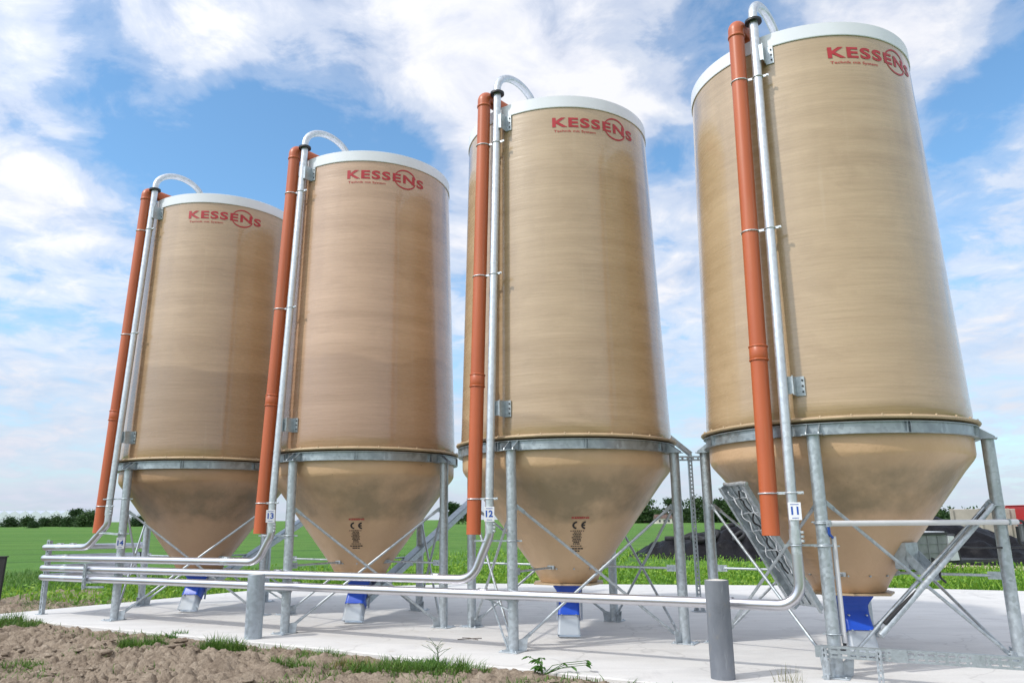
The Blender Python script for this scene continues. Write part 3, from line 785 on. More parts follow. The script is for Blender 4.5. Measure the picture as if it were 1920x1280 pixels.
# goal post between the two nearest silos
g = onz(1312, 1146); t = thing('support_frame', 'slim galvanised post with slotted crossbar between the two nearest silos', 'support frame', g)
mb = MB(); strut(mb, (0, 0, .01), (0, 0, 2.68), .075, .06, Vector((0, -1, 0))); mb.build('post', M['galv'], t)
mb = MB(); strut(mb, (-.34, -.05, 2.66), (.42, -.05, 2.66), .085, .05, Vector((0, -1, 0)), True, .09); mb.build('crossbar', M['galv'], t)
mb = MB(); mb.box((0, 0, .006), (.24, .22, .012))
for s in (-1, 1): mb.prism([(s*.036, -.004, .011), (s*.11, -.004, .011), (s*.036, -.004, .17)], (0, .008, 0))
mb.build('base_plate', M['galv'], t)
mb = MB(); mb.bar((.04, .06, 2.74), (-.66, .06, 3.34), .10, .02, up=Vector((0, 1, 0))); mb.bar((.04, .0, 2.72), (-.66, .0, 3.33), .03, .03, up=Vector((0, 1, 0))); mb.build('stay', M['pipe'], t)

# ------------------------------------------------------------------ conduit, cable, tray by the nearest silo
Fp = C[0]+pol(RL, AL['F']); Rp = C[0]+pol(RL, AL['R'])
dx = (Rp-Fp).normalized(); onrm = Vector((dx.y, -dx.x, 0))
t = thing('conduit_rail', 'pale conduit tube running level between two legs of the nearest silo', 'conduit', Fp)
mb = MB(); A = onrm*.105+dx*.02+ZV*1.535; B = Rp-Fp+onrm*.105+dx*.13+ZV*1.535; mb.tube([A, B], .030, 16); mb.build('tube', M['whitepipe'], t)
for q in (onrm*.0+ZV*1.535, Rp-Fp+ZV*1.535):
    mb = MB(); mb.tube([q+pol(.076, k*2*PI/24) for k in range(24)], .008, 6, closed=True); mb.bar(q+onrm*.07, q+onrm*.14, .02, .07); mb.build('clamp', M['galv'], t)
t = thing('conduit_drop', 'pale grey conduit tube running down the front leg of the nearest silo', 'conduit', Fp)
a2 = dx*.105+onrm*.03
mb = MB(); mb.tube([a2+ZV*1.40, a2+ZV*.33], .026, 14); mb.build('tube', M['whitepipe'], t)
for z in (1.30, .42, 1.55):
    mb = MB(); mb.tube([ZV*z+pol(.076, k*2*PI/24) for k in range(24)], .0075, 6, closed=True); mb.bar(ZV*z-a2*1.0, ZV*z+a2*1.5, .010, .016); mb.build('clamp', M['galv'], t)
t = thing('power_cable', 'black cable looping from the level conduit into the conduit on the front leg', 'cable', Fp+ZV*1.4)
mb = MB(); P = fillet([onrm*.105+dx*.06+ZV*.135, onrm*.105+dx*.0+ZV*.12, onrm*.07+dx*.03+ZV*.02, a2-ZV*.02], [.05, .05]); mb.tube(P, .014, 10); mb.build('upper_end', M['bluetext'], t)
mb = MB(); P = fillet([a2-ZV*1.05, a2-ZV*1.10, a2-ZV*1.14-dx*.06+onrm*.05, -dx*.03+onrm*.10-ZV*1.16], [.03, .04]); mb.tube(P, .018, 10); mb.build('lower_end', M['blackplastic'], t)
t = thing('cable_loop', 'black rubber cable hanging in a loop beside the right leg of the nearest silo', 'cable', Rp+ZV*1.535)
E0 = dx*.12+onrm*.10
mb = MB(); P = fillet([E0, E0+dx*.10+ZV*.02, E0+dx*.16-ZV*.16, E0+dx*.08-ZV*.27, E0-dx*.0-ZV*.24, E0+dx*.0-ZV*.05], [.06, .08, .06, .08]); mb.tube(P, .016, 10); mb.build('cable', M['blackplastic'], t)
mb = MB(); mb.box(E0+dx*.14-ZV*.12+ZV.cross(dx)*.05, (.10, .05, .20), (dx, onrm, ZV), .01); mb.build('junction_box', M['greygear'], t)
t = thing('brace_cable', 'black cable tied along the thick brace on the right side of the nearest silo', 'cable', Rp)
A = Rp+ZV*1.68-dx*.20; B = Fp+ZV*.52+dx*.62; mb = MB(); P = []
for k in range(24):
    f = k/23; P.append(A.lerp(B, f)+onrm*(.03)-ZV*(.02+.05*math.sin(PI*f*1.0)*math.sin(PI*f))-Rp)
mb.tube(P, .021, 10); mb.build('cable', M['blackplastic'], t)
mb = MB(); q = P[11]; mb.tube(fillet([q, q-ZV*.10-dx*.02, q-ZV*.16+dx*.05], [.05]), .012, 8); mb.tube(fillet([P[7], P[7]+dx*.25-ZV*.02, P[7]+dx*.95-ZV*.02], [.05]), .010, 8); mb.build('branch', M['blackplastic'], t)
t = thing('brace_tube', 'thick galvanised tube doubling the diagonal brace of the nearest silo', 'brace', Rp)
mb = MB(); A2 = Rp+ZV*1.72-dx*.10+onrm*.03; B2 = Fp+ZV*.36+dx*.52+onrm*.03; mb.tube([A2-Rp, A2.lerp(B2, .985)-Rp], .034, 14); mb.build('tube', M['galv'], t)
mb = MB(); mb.bar(A2-Rp-dx*.02, A2-Rp+dx*.12, .09, .012); mb.build('bracket', M['galv'], t)

# slotted cable tray at the very front
T0 = row(.12, .265, .175); T1 = row(-3.4, .275, .175)
t = thing('cable_tray', 'slotted steel cable tray on short posts in front of the nearest silo', 'cable tray', Vector((T0.x, T0.y, 0))); o = Vector((T0.x, T0.y, 0))
mb = MB(); ax = (T1-T0).normalized(); l = (T1-T0).length; Hh = .115
up = NR.cross(ax).normalized()
if up.z < 0: up = -up
def traypiece(m, a0, a1):
    for zc, h in ((.046, .023), (-.046, .023), (0, .034)):
        m.box(T0-o+ax*((a0+a1)/2)+up*zc, (a1-a0, .004, h), (ax, NR, up))
    n = int((a1-a0)/.085)
    for k in range(n+1):
        if k % 8 == 0: m.box(T0-o+ax*(a0+(a1-a0)*k/n)+NR*.0005, (.11, .0042, Hh), (ax, NR, up))
        else: m.box(T0-o+ax*(a0+(a1-a0)*k/n)-NR*.001, (.028, .004, Hh), (ax, NR, up))
    m.box(T0-o+ax*((a0+a1)/2)+up*(Hh/2-.002)-NR*.03, (a1-a0, .06, .004), (ax, NR, up)); m.box(T0-o+ax*((a0+a1)/2)-up*(Hh/2-.002)-NR*.03, (a1-a0, .06, .004), (ax, NR, up))
traypiece(mb, 0, l); mb.build('tray', M['tray'], t)
mb = MB(); mb.box(T0-o+ax*.72+NR*.006, (.13, .006, .118), (ax, NR, up)); mb.build('splice_plate', M['tray'], t)
for d in (.03, .53, 2.4):
    mb = MB(); q = T0-o+ax*d; strut(mb, Vector((q.x, q.y, .004))+NR*.02, Vector((q.x, q.y, .31))+NR*.02, .055, .03, NR, True, .05); mb.build('post', M['galv'], t)

# ------------------------------------------------------------------ bollards
def bollard(loc, h, r, m, label, rim):
    t = thing('bollard', label, 'bollard', loc)
    mb = MB(); mb.lathe([(r*1.0, 0), (r, h-.01), (r*.985, h), (r*.90, h), (r*.90, h-.02)], 40, creases=(1, 2, 3)); mb.build('tube', m, t)
    mb = MB(); prof = []
    n = 40; vs = [(r*.895*math.cos(2*PI*k/n), r*.895*math.sin(2*PI*k/n), h-.006+.004*math.sin(k*2.3)) for k in range(n)]+[(0, 0, h+.012)]
    mb.add(vs, [(k, (k+1) % n, n) for k in range(n)], True); mb.build('concrete_fill', rim, t)
    return t
bollard(Vector((-3.27, 11.36, 0)), .86, .120, M['bollard_galv'], 'shorter galvanised tube bollard before the fill pipes, left of centre', M['rim'])
bollard(Vector((2.42, 8.42, 0)), .965, .122, M['bollard'], 'taller dark grey plastic bollard with pale rim at the slab edge, right of centre', M['rim'])
t = thing('dark_post', 'dark leaning board post cut off by the left frame edge', 'post', onz(-14, 1132)+Vector((0, 0, -.1)))
mb = MB(); mb.bar((0, 0, 0), (.035, 0, 1.02), .26, .06, up=Vector((0, 1, 0)), bev=.008); mb.build('board', M['darkpost'], t)
mb = MB(); mb.box((.03, 0, 1.02), (.30, .09, .02)); mb.build('cap', M['darkpost'], t)

# crossed twigs on the slab
g = onz(880, 1198); t = thing('twig_pair', 'two thin dark twigs lying crossed on the pale concrete', 'twigs', g)
mb = MB(); mb.tube([(-.16, -.04, .008), (.02, .0, .012), (.17, .05, .008)], .006, 6); mb.build('twig', M['twig'], t)
mb = MB(); mb.tube([(-.10, .10, .010), (.0, .0, .020), (.12, -.09, .008)], .005, 6); mb.build('twig', M['twig'], t)

# ------------------------------------------------------------------ ground
PADP = [(-8.98, 14.20), (-7.42, 16.32), (-5.62, 18.85), (-.44, 20.6), (7.3, 19.4), (11.6, 17.7), (16, 15.6), (14, 4), (9.2, 4.0), (1.74, 8.20), (-2.16, 10.50), (-4.84, 11.96)]
mb = MB(); n = len(PADP); a = .012
vs = []
cxp = sum(p[0] for p in PADP)/n; cyp = sum(p[1] for p in PADP)/n
ins = lambda p, d: (p[0]+(cxp-p[0])*d/math.hypot(cxp-p[0], cyp-p[1]), p[1]+(cyp-p[1])*d/math.hypot(cxp-p[0], cyp-p[1]))
mb.add([(*p, -.28) for p in PADP]+[(*p, -.012) for p in PADP]+[(*ins(p, .02), 0) for p in PADP],
       [tuple(range(2*n, 3*n)[::-1])]+[(i, (i+1) % n, n+(i+1) % n, n+i) for i in range(n)]+[(n+i, n+(i+1) % n, 2*n+(i+1) % n, 2*n+i) for i in range(n)])
pad = mb.build('concrete_slab', M['concrete']); tag(pad, kind='structure')
import bmesh
_bm = bmesh.new(); _bm.from_mesh(pad.data); bmesh.ops.recalc_face_normals(_bm, faces=_bm.faces); _bm.to_mesh(pad.data); _bm.free()

mb = MB(); rr = [0, 40, 120, 400, 1200, 4000]; n = 48; vs = [(0, 0, -.16)]; fs = []
for r in rr[1:]: vs += [(r*math.cos(2*PI*k/n), r*math.sin(2*PI*k/n), -.16) for k in range(n)]
fs = [(0, 1+k, 1+(k+1) % n) for k in range(n)]
for j in range(len(rr)-2):
    for k in range(n): fs.append((1+j*n+k, 1+(j+1)*n+k, 1+(j+1)*n+(k+1) % n, 1+j*n+(k+1) % n))
mb.add(vs, fs); tag(mb.build('field', M['field']), kind='structure')

def vnoise(x, y, seed):
    r = np.random.default_rng(seed); T = r.random((256, 256))
    xi = np.floor(x).astype(int); yi = np.floor(y).astype(int); fx = x-xi; fy = y-yi
    fx = fx*fx*(3-2*fx); fy = fy*fy*(3-2*fy); xi &= 255; yi &= 255; x1 = (xi+1) & 255; y1 = (yi+1) & 255
    return (T[xi, yi]*(1-fx)+T[x1, yi]*fx)*(1-fy)+(T[xi, y1]*(1-fx)+T[x1, y1]*fx)*fy
def inpoly(x, y, poly):
    r = np.zeros(x.shape, bool); n = len(poly)
    for i in range(n):
        x0, y0 = poly[i]; x1, y1 = poly[(i+1) % n]
        if y0 == y1: continue
        c = ((y0 > y) != (y1 > y)) & (x < (x1-x0)*(y-y0)/(y1-y0)+x0); r ^= c
    return r
def sdist(x, y, poly):            # distance to the outline
    d = np.full(x.shape, 1e9); n = len(poly)
    for i in range(n):
        x0, y0 = poly[i]; x1, y1 = poly[(i+1) % n]; dx_, dy_ = x1-x0, y1-y0
        t_ = np.clip(((x-x0)*dx_+(y-y0)*dy_)/(dx_*dx_+dy_*dy_), 0, 1)
        d = np.minimum(d, np.hypot(x-x0-t_*dx_, y-y0-t_*dy_))
    return d
def soil_h(x, y):
    x = x*.62+y*.1; wx = x+.25*vnoise(x*2.1, y*2.1, 21)+.08*vnoise(x*7, y*7, 31); wy = y+.25*vnoise(x*2.1+50, y*2.1, 22)+.08*vnoise(x*7, y*7+9, 32)
    h = .10*(vnoise(wx*.9, wy*.9, 1)-.5)
    amp = .35+1.0*vnoise(x*.7+7, y*.7, 8)
    h = h+amp*.06*(vnoise(wx*2.0, wy*2.4, 2)-.5)
    for f_, a_, sd_ in ((4.2, .062, 41), (8.5, .074, 42), (19.0, .046, 43)):
        d1, r1 = cells(wx*f_, wy*f_*1.15, sd_)
        h = h+amp*a_*((.35+.9*r1)*np.clip(1-(d1/.72)**2.2, -.5, 1)-.35)
    return h+amp*.012*(vnoise(x*52, y*48, 5)-.5)
def cells(x, y, seed):            # nearest-point distance and that point's random height
    r = np.random.default_rng(seed); J = r.random((64, 64, 3)); xi = np.floor(x).astype(int); yi = np.floor(y).astype(int)
    best = np.full(x.shape, 9.0); hv = np.zeros(x.shape)
    for a in (-1, 0, 1):
        for b in (-1, 0, 1):
            j = J[(xi+a) & 63, (yi+b) & 63]; d = np.hypot(xi+a+j[..., 0]-x, yi+b+j[..., 1]-y); m = d < best
            best = np.where(m, d, best); hv = np.where(m, j[..., 2], hv)
    return best, hv
SOIL_E = lambda t, s: np.maximum(np.clip((t-17.0-.6*np.sin(s*1.3))/1.2, 0, 1), np.clip((-s-3.0-.5*np.sin(t*2))/1.2, 0, 1))
def rowcs(x, y):
    rx = x-F0.x; ry = y-F0.y; return rx*U.x+ry*U.y, rx*NR.x+ry*NR.y
ts = np.arange(-1.5, 19.0, .022); ss = np.arange(-5.0, 4.8, .022)
Tg, Sg = np.meshgrid(ts, ss, indexing='ij'); Xg = F0.x+U.x*Tg+NR.x*Sg; Yg = F0.y+U.y*Tg+NR.y*Sg
dP = sdist(Xg, Yg, PADP); ins_ = inpoly(Xg, Yg, PADP)
near = np.clip(dP/.30, 0, 1)
Zg = -.065+soil_h(Xg, Yg)*(.35+.65*near)+.05*np.clip(dP/1.5, 0, 1)-SOIL_E(Tg, Sg)*.30
Zg = np.where(Zg > -.012, np.where(dP < .12, -.012, Zg), Zg)
n1, n2 = Tg.shape; idx = np.arange(n1*n2).reshape(n1, n2)
q = np.stack([idx[:-1, :-1], idx[:-1, 1:], idx[1:, 1:], idx[1:, :-1]], -1).reshape(-1, 4)
deep = (ins_ & (dP > .05)).ravel() | (SOIL_E(Tg, Sg).ravel() > .98)
q = q[~deep[q].all(1)]
soil = mesh_np('soil', np.stack([Xg, Yg, Zg], -1).reshape(-1, 3), q[:, ::-1] if True else q, M['soil'], smooth=True); tag(soil, kind='structure')
_bm = bmesh.new(); _bm.from_mesh(soil.data)
if sum(f.normal.z for f in list(_bm.faces)[:500]) < 0: bmesh.ops.reverse_faces(_bm, faces=_bm.faces)
_bm.to_mesh(soil.data); _bm.free()
def gz(x, y):                    # ground height at one spot of bare soil
    x = np.array([x]); y = np.array([y]); d = sdist(x, y, PADP); t_, s_ = rowcs(x, y)
    return float((-.065+soil_h(x, y)*(.35+.65*np.clip(d/.3, 0, 1))+.05*np.clip(d/1.5, 0, 1)-SOIL_E(t_, s_)*.30)[0])
# clods
ico = bmesh.new(); bmesh.ops.create_icosphere(ico, subdivisions=2, radius=1); IV = np.array([v.co[:] for v in ico.verts]); IF = np.array([[v.index for v in f.verts] for f in ico.faces]); ico.free()
def many(n, t0, t1, s0, s1):     # random spots of bare soil outside the slab
    t_ = rng.uniform(t0, t1, n); s_ = rng.uniform(s0, s1, n); x = F0.x+U.x*t_+NR.x*s_; y = F0.y+U.y*t_+NR.y*s_
    d = sdist(x, y, PADP); k = ~inpoly(x, y, PADP) & (d > .04); return x[k], y[k], d[k], t_[k], s_[k]
def gzs(x, y, d, t_, s_): return -.065+soil_h(x, y)*(.35+.65*np.clip(d/.3, 0, 1))+.05*np.clip(d/1.5, 0, 1)-SOIL_E(t_, s_)*.30
V = []; Fc = []; cx_, cy_, cd_, ct_, cs_ = many(9000, .5, 16.2, .75, 4.2)
kp = (vnoise(cx_*.9, cy_*.9, 77) > .42) | (rng.random(len(cx_)) < .15); cx_, cy_, cd_, ct_, cs_ = [a_[kp][:1500] for a_ in (cx_, cy_, cd_, ct_, cs_)]
cz_ = gzs(cx_, cy_, cd_, ct_, cs_)
for cnt in range(len(cx_)):
    sz = min(rng.lognormal(-3.9, .5), .05)*min(1, .4+cd_[cnt])
    sc = np.array([rng.uniform(1.2, 2.3), rng.uniform(.7, 1.2), rng.uniform(.40, .75)])*sz
    seed = rng.uniform(0, 99, 3); w = 1+.42*np.sin(IV*3.1+seed).sum(1)*.5+.36*np.sin(IV[:, [1, 2, 0]]*6.3+seed).sum(1)*.4+.2*np.sin(IV[:, [2, 0, 1]]*13+seed).sum(1)*.4
    v = IV*w[:, None]*sc; a_ = rng.normal(-.2, .5); ca, sa = math.cos(a_), math.sin(a_); v = v @ np.array([[ca, sa, 0], [-sa, ca, 0], [0, 0, 1]])
    V.append(v+np.array([cx_[cnt], cy_[cnt], cz_[cnt]+sc[2]*.1])); Fc.append(IF+cnt*len(IV))
clods = mesh_np('soil_clods', np.concatenate(V), np.concatenate(Fc), M['soil'], smooth=True); tag(clods, 'crumbly dry clods of tan soil in front of the slab', 'soil clods', kind='stuff')

# ------------------------------------------------------------------ blades, leaves
def blades(P, hgt, width, lean=.5, curl=.5, rg=rng):
    P = np.asarray(P, float); n = len(P); az = rg.uniform(0, 2*PI, n); h = np.asarray(hgt)*rg.uniform(.5, 1.15, n); w = width*rg.uniform(.6, 1.3, n)
    le = lean*rg.uniform(.1, 1, n); d = np.stack([np.cos(az), np.sin(az), 0*az], 1); sd = np.stack([-np.sin(az), np.cos(az), 0*az], 1)
    V = np.zeros((n, 8, 3))
    for k, f in enumerate((0, .4, .75, 1.0)):
        c = P+d*(h*le*(f+curl*f*f))[:, None]; c[:, 2] += h*(f-.35*le*f*f)
        ww = w*(1, .9, .6, .08)[k]; V[:, 2*k] = c-sd*ww[:, None]/2; V[:, 2*k+1] = c+sd*ww[:, None]/2
    base = np.arange(n)[:, None]*8
    F = np.concatenate([base+np.array([[2*k, 2*k+1, 2*k+3, 2*k+2]]) for k in range(3)])
    return V.reshape(-1, 3), F
def leafquads(P, size, rg=rng, flat=.0):
    P = np.asarray(P, float); n = len(P); a = rg.normal(size=(n, 3)); a /= np.linalg.norm(a, axis=1)[:, None]
    b = rg.normal(size=(n, 3)); b[:, 2] *= (1-flat); a[:, 2] *= (1-flat)
    b -= a*(a*b).sum(1)[:, None]; b /= np.linalg.norm(b, axis=1)[:, None]; a /= np.linalg.norm(a, axis=1)[:, None]
    s = size*rg.uniform(.6, 1.4, n)[:, None]
    V = np.stack([P-a*s*.5, P+b*s*.32-a*s*.05, P+a*s*.55, P-b*s*.32-a*s*.05], 1)
    return V.reshape(-1, 3), np.arange(n*4).reshape(-1, 4)

# lush weeds along the far side of the slab
def scatter_verge(n, x0, x1, y0, y1, keep):
    P = np.stack([rng.uniform(x0, x1, n), rng.uniform(y0, y1, n), np.full(n, -.15)], 1)
    return P[keep(P[:, 0], P[:, 1])]
dens = lambda x, y: vnoise(x*.6, y*.6, 91)
YARD = [(15.6, 27.6), (17.5, 26.6), (23, 24.6), (32, 22.6), (34, 27), (26, 31.5), (19.5, 33)]
def keep_back(x, y):
    d = sdist(x, y, PADP); o = ~inpoly(x, y, PADP) & ~inpoly(x, y, YARD); t_, s_ = rowcs(x, y)
    edge = np.interp(t_, [-20, 6, 12, 20], [9.0, 8.0, 7.0, 6.0])
    return o & (s_ < -1.5) & (d > .05) & (rng.random(len(x)) < np.clip(1.35-d/edge, .10, 1)) & (d < 24) & (t_ < 19)
P = scatter_verge(230000, -24, 28, 14, 46, keep_back)
hh = .10+.30*dens(P[:, 0], P[:, 1])
V1, F1 = blades(P, hh, .030, .7, .6)
L_ = P[rng.random(len(P)) < .7].copy(); L_[:, 2] += rng.uniform(0, 1, len(L_))*(.08+.32*dens(L_[:, 0], L_[:, 1]))
V2, F2 = leafquads(L_, .09)
tag(mesh_np('verge_weeds', np.concatenate([V1, V2]), np.concatenate([F1, F2+len(V1)]), M['verge']), 'lush bright green weeds along the far edge of the slab', 'weeds', kind='stuff')
# rougher grass at the left between field and soil
def keep_left(x, y):
    t_, s_ = rowcs(x, y); o = ~inpoly(x, y, PADP)
    e = SOIL_E(t_, s_); return o & (e > .4) & (rng.random(len(x)) < .25+.75*e) & (t_ > 12.6) & (t_ < 26) & (s_ > -9)
P = scatter_verge(60000, -30, -5, 10, 34, keep_left); V1, F1 = blades(P, .11+.22*dens(P[:, 0], P[:, 1]), .022, .8, .6)
tag(mesh_np('rough_grass', V1, F1, M['grass']), 'rough tufty grass between the field and the bare soil at far left', 'grass', kind='stuff')
# sparse low weeds on the bare soil at the left and along the slab edge
wx_, wy_, wd_, wt_, ws_ = many(60000, 0, 17.5, -4.0, 4.0); kk = vnoise(wx_*1.6, wy_*1.6, 55)
pr = .55*((wt_ > 13.3) & (ws_ < .6))*(kk > .50)+.9*(kk > .52)*(wd_ < .8)+.4*(kk > .78)+.9*(kk > .38)*((wt_ > 2.2) & (wt_ < 5.2) & (ws_ > 1.15))
kp = rng.random(len(wx_)) < pr; P = np.stack([wx_, wy_, gzs(wx_, wy_, wd_, wt_, ws_)-.01], 1)[kp][:14000]; rng.shuffle(P); print('weeds', kp.sum())
V1, F1 = blades(P[:8000], .085, .010, .9, .8); V2, F2 = leafquads(np.array(P[8000:])+np.array([0, 0, .03]), .05, flat=.5)
tag(mesh_np('soil_weeds', np.concatenate([V1, V2]), np.concatenate([F1, F2+len(V1)]), M['grass']), 'sparse low weeds sprouting on the bare soil', 'weeds', kind='stuff')

# grass tufts one can point to
TG = 'grass tufts on the bare soil'
def tuft(px, py, rad, n, h, label, m='grass', w=.009, name='grass_tuft', lean=.8):
    g = onz(px, py, -.05); g.z = gz(g.x, g.y)-.01
    th = rng.uniform(0, 2*PI, n); r = rad*np.sqrt(rng.random(n)); P = np.stack([r*np.cos(th)*1.3, r*np.sin(th)*.8, 0*r], 1)
    bx_, by_ = P[:, 0]+g.x, P[:, 1]+g.y; rt_, rs_ = rowcs(bx_, by_); P[:, 2] = np.where(inpoly(bx_, by_, PADP), -.06, gzs(bx_, by_, sdist(bx_, by_, PADP), rt_, rs_))-.005-g.z; h = h*1.3*(1-.45*(r/rad)**2)
    V, F = blades(P, h, w, lean, .7); o = mesh_np(name, V, F, M[m]); o.location = g; tag(o, label, 'grass tuft', TG); return o
tuft(265, 1216, .26, 700, .17, 'wide grass tuft on the soil below the leg of the farthest silo')
tuft(418, 1228, .24, 700, .17, 'grass tuft on the soil just left of the galvanised bollard foot')
tuft(22, 1180, .36, 700, .17, 'leafy grass tuft at the left frame edge by the slab corner')
tuft(45, 1262, .22, 260, .10, 'thin flat grass tuft in the bottom left corner')
tuft(335, 1194, .15, 200, .10, 'small weedy tuft at the slab edge left of centre, behind the wide tuft', 'broad', .016)
tuft(600, 1230, .26, 320, .08, 'low strip of grass along the slab edge right of the galvanised bollard')
tuft(548, 1262, .20, 260, .12, 'faint grass tuft at the bottom edge below the galvanised bollard')
tuft(735, 1268, .40, 900, .15, 'large mixed grass and weed patch at the bottom, left of the flowering stalk')
tuft(690, 1262, .35, 420, .10, 'thin dry straw-coloured weeds at the bottom edge, left of the large weed patch', 'dryweed', .010)
tuft(780, 1250, .22, 260, .12, 'broad-bladed weeds just left of the flowering stalk foot', 'broad', .020)
tuft(850, 1272, .30, 600, .14, 'grass patch at the bottom edge right below the flowering stalk')
tuft(1480, 1288, .12, 50, .22, 'thin grass stalks before the slab right of the dark bollard', 'dryweed', .005, lean=.35)

# flowering stalk
g = onz(820, 1249, -.05); g.z = gz(g.x, g.y); t = thing('flowering_weed', 'tall spindly weed with pale flower heads at the slab edge', 'weed', g)
mb = MB(); r2 = random.Random(5); tips = []
mb.tube([(0, 0, 0), (.01, .0, .12), (.0, .01, .26)], [.006, .005, .004], 6)
for k in range(13):
    z = .12+.011*k; a_ = k*2.4; l_ = r2.uniform(.08, .19); e = Vector((math.cos(a_)*l_, math.sin(a_)*l_*.6, z+r2.uniform(.05, .13))); tips.append(e)
    mb.tube([(0, 0, z), Vector((0, 0, z)).lerp(e, .55)+ZV*.012, e], [.003, .0025, .002], 5)
mb.build('stem', M['broad'], t)
fl = MB()
for e in tips:
    for k in range(6):
        a_ = k*PI/3; fl.add([e, e+Vector((math.cos(a_-.3)*.012, math.sin(a_-.3)*.018, .008)), e+Vector((math.cos(a_)*.028, math.sin(a_)*.028, .004)), e+Vector((math.cos(a_+.3)*.012, math.sin(a_+.3)*.012, .006))], [(0, 1, 2, 3)])
fl.build('flower_head', M['flower'], t)
V, F = blades(np.stack([rng.normal(0, .05, 60), rng.normal(0, .04, 60), rng.uniform(0, .06, 60)], 1), .11, .014, .9); mesh_np('leaf', V, F, M['broad'], t)
# broad-leaved plant
g = onz(1018, 1270, -.05); g.z = gz(g.x, g.y); t = thing('leafy_plant', 'broad-leaved green plant growing at the slab edge near the centre bottom', 'plant', g)
r2 = random.Random(9)
for k in range(15):
    a_ = k*2.1+r2.uniform(-.3, .3); l_ = r2.uniform(.10, .30); h = r2.uniform(.06, .20); e = Vector((math.cos(a_)*l_*1.4+(.06), math.sin(a_)*l_*.7, h))
    mb = MB(); ml = MB(); mb.tube([(0, 0, 0), e*.5+ZV*h*.35, e], [.005, .004, .003], 5)
    for j in range(3):
        b_ = a_+(j-1)*.9; D = Vector((math.cos(b_), math.sin(b_), -.15)); S_ = Vector((-D.y, D.x, 0)); q_ = r2.uniform(.055, .085)
        ml.add([e, e+D*q_*.35+S_*q_*.3+ZV*.008, e+D*q_*.75+S_*q_*.26, e+D*q_*1.1-ZV*.02, e+D*q_*.75-S_*q_*.26, e+D*q_*.35-S_*q_*.3+ZV*.008], [(0, 1, 2), (0, 2, 3), (0, 3, 4), (0, 4, 5)])
    st = mb.build('stem', M['broad'], t); ml.build('leaf', M['broad'], st)

# ------------------------------------------------------------------ silage heap, tyres, trailer, yard behind
HA = Vector((7.0, 38.6, 0)); HB = Vector((24.0, 29.6, 0)); hd = (HB-HA); HL = hd.length; hd.normalize(); hn = Vector((hd.y, -hd.x, 0))
if hn.y > 0: hn = -hn
nu, nv = 170, 46; uu = np.linspace(0, 1, nu); vv = np.linspace(0, 1, nv); Ug, Vg = np.meshgrid(uu, vv, indexing='ij')
prof_h = np.interp(Ug, [0, .08, .25, .42, .58, .65, .70, .75, .82, .90, 1], [.0, .75, 1.25, 1.9, 2.15, 2.0, 1.65, 1.3, .8, .1, .0])
cs = np.interp(Vg, [0, .16, .3, .5, .7, .84, 1], [0, .52, .86, 1, .86, .5, 0])
Xh = HA.x+hd.x*HL*Ug+hn.x*(3.3-6.6*Vg)*(.35+.65*np.interp(Ug, [0, .2, .8, 1], [0, 1, 1, .4])); Yh = HA.y+hd.y*HL*Ug+hn.y*(3.3-6.6*Vg)*(.35+.65*np.interp(Ug, [0, .2, .8, 1], [0, 1, 1, .4]))
fold = np.sin(Ug*HL*5.2+3*vnoise(Ug*40, Vg*6, 12))*.05*np.clip(cs*2, 0, 1)*np.clip((.35-np.abs(Vg-.12))*5, 0, 1)
wr = (vnoise(Ug*HL*1.1+Vg*3, Vg*13, 13)-.5)*.34+(vnoise(Ug*HL*2.2, Vg*24, 14)-.5)*.22
Zh = -.17+prof_h*cs+(fold+wr)*np.clip(prof_h*1.2, 0, 1)*np.clip(cs*3, 0, 1)
Xh = Xh+hn.x*fold*2.0; Yh = Yh+hn.y*fold*2.0
idx = np.arange(nu*nv).reshape(nu, nv); q = np.stack([idx[:-1, :-1], idx[1:, :-1], idx[1:, 1:], idx[:-1, 1:]], -1).reshape(-1, 4)
heap = thing('silage_heap', 'long silage heap under crinkled black plastic beyond the grass at right', 'silage heap', (HA.x, HA.y, 0))
o_ = mesh_np('tarpaulin', np.stack([Xh-HA.x, Yh-HA.y, Zh], -1).reshape(-1, 3), q, M['tarp'], heap, smooth=True)
# tyres lying on it
tm = MB(); tm.lathe([(.20, -.07), (.24, -.10), (.31, -.105), (.345, -.07), (.355, 0), (.345, .07), (.31, .105), (.24, .10), (.20, .07), (.185, 0), (.20, -.07)], 28)
tyre0 = None; HX = np.stack([Xh, Yh, Zh], -1); k = 0
TP = [(.13, .30), (.17, .36), (.20, .22), (.23, .31), (.26, .40), (.29, .24), (.32, .33), (.345, .19), (.37, .28), (.40, .38), (.43, .22), (.55, .26), (.60, .34), (.64, .22), (.66, .32)]
for k, (a_, b_) in enumerate(TP):
    i_, j_ = int(a_*(nu-1)), int(b_*(nv-1)); p = HX[i_, j_]; n_ = np.cross(HX[min(i_+3, nu-1), j_]-HX[i_-3, j_], HX[i_, j_+2]-HX[i_, j_-2]); n_ /= np.linalg.norm(n_)
    if n_[2] < 0: n_ = -n_
    if tyre0 is None: o_ = tyre0 = tm.build('old_tyre', M['rubber'])
    else: o_ = tyre0.copy(); COL.objects.link(o_)
    o_.location = Vector(p)+Vector(n_)*.10; o_.rotation_euler = ZV.rotation_difference(Vector(n_)).to_euler()
    tag(o_, 'old black tyre lying on the black plastic of the silage heap', 'tyre', 'old tyres weighing down the silage plastic')

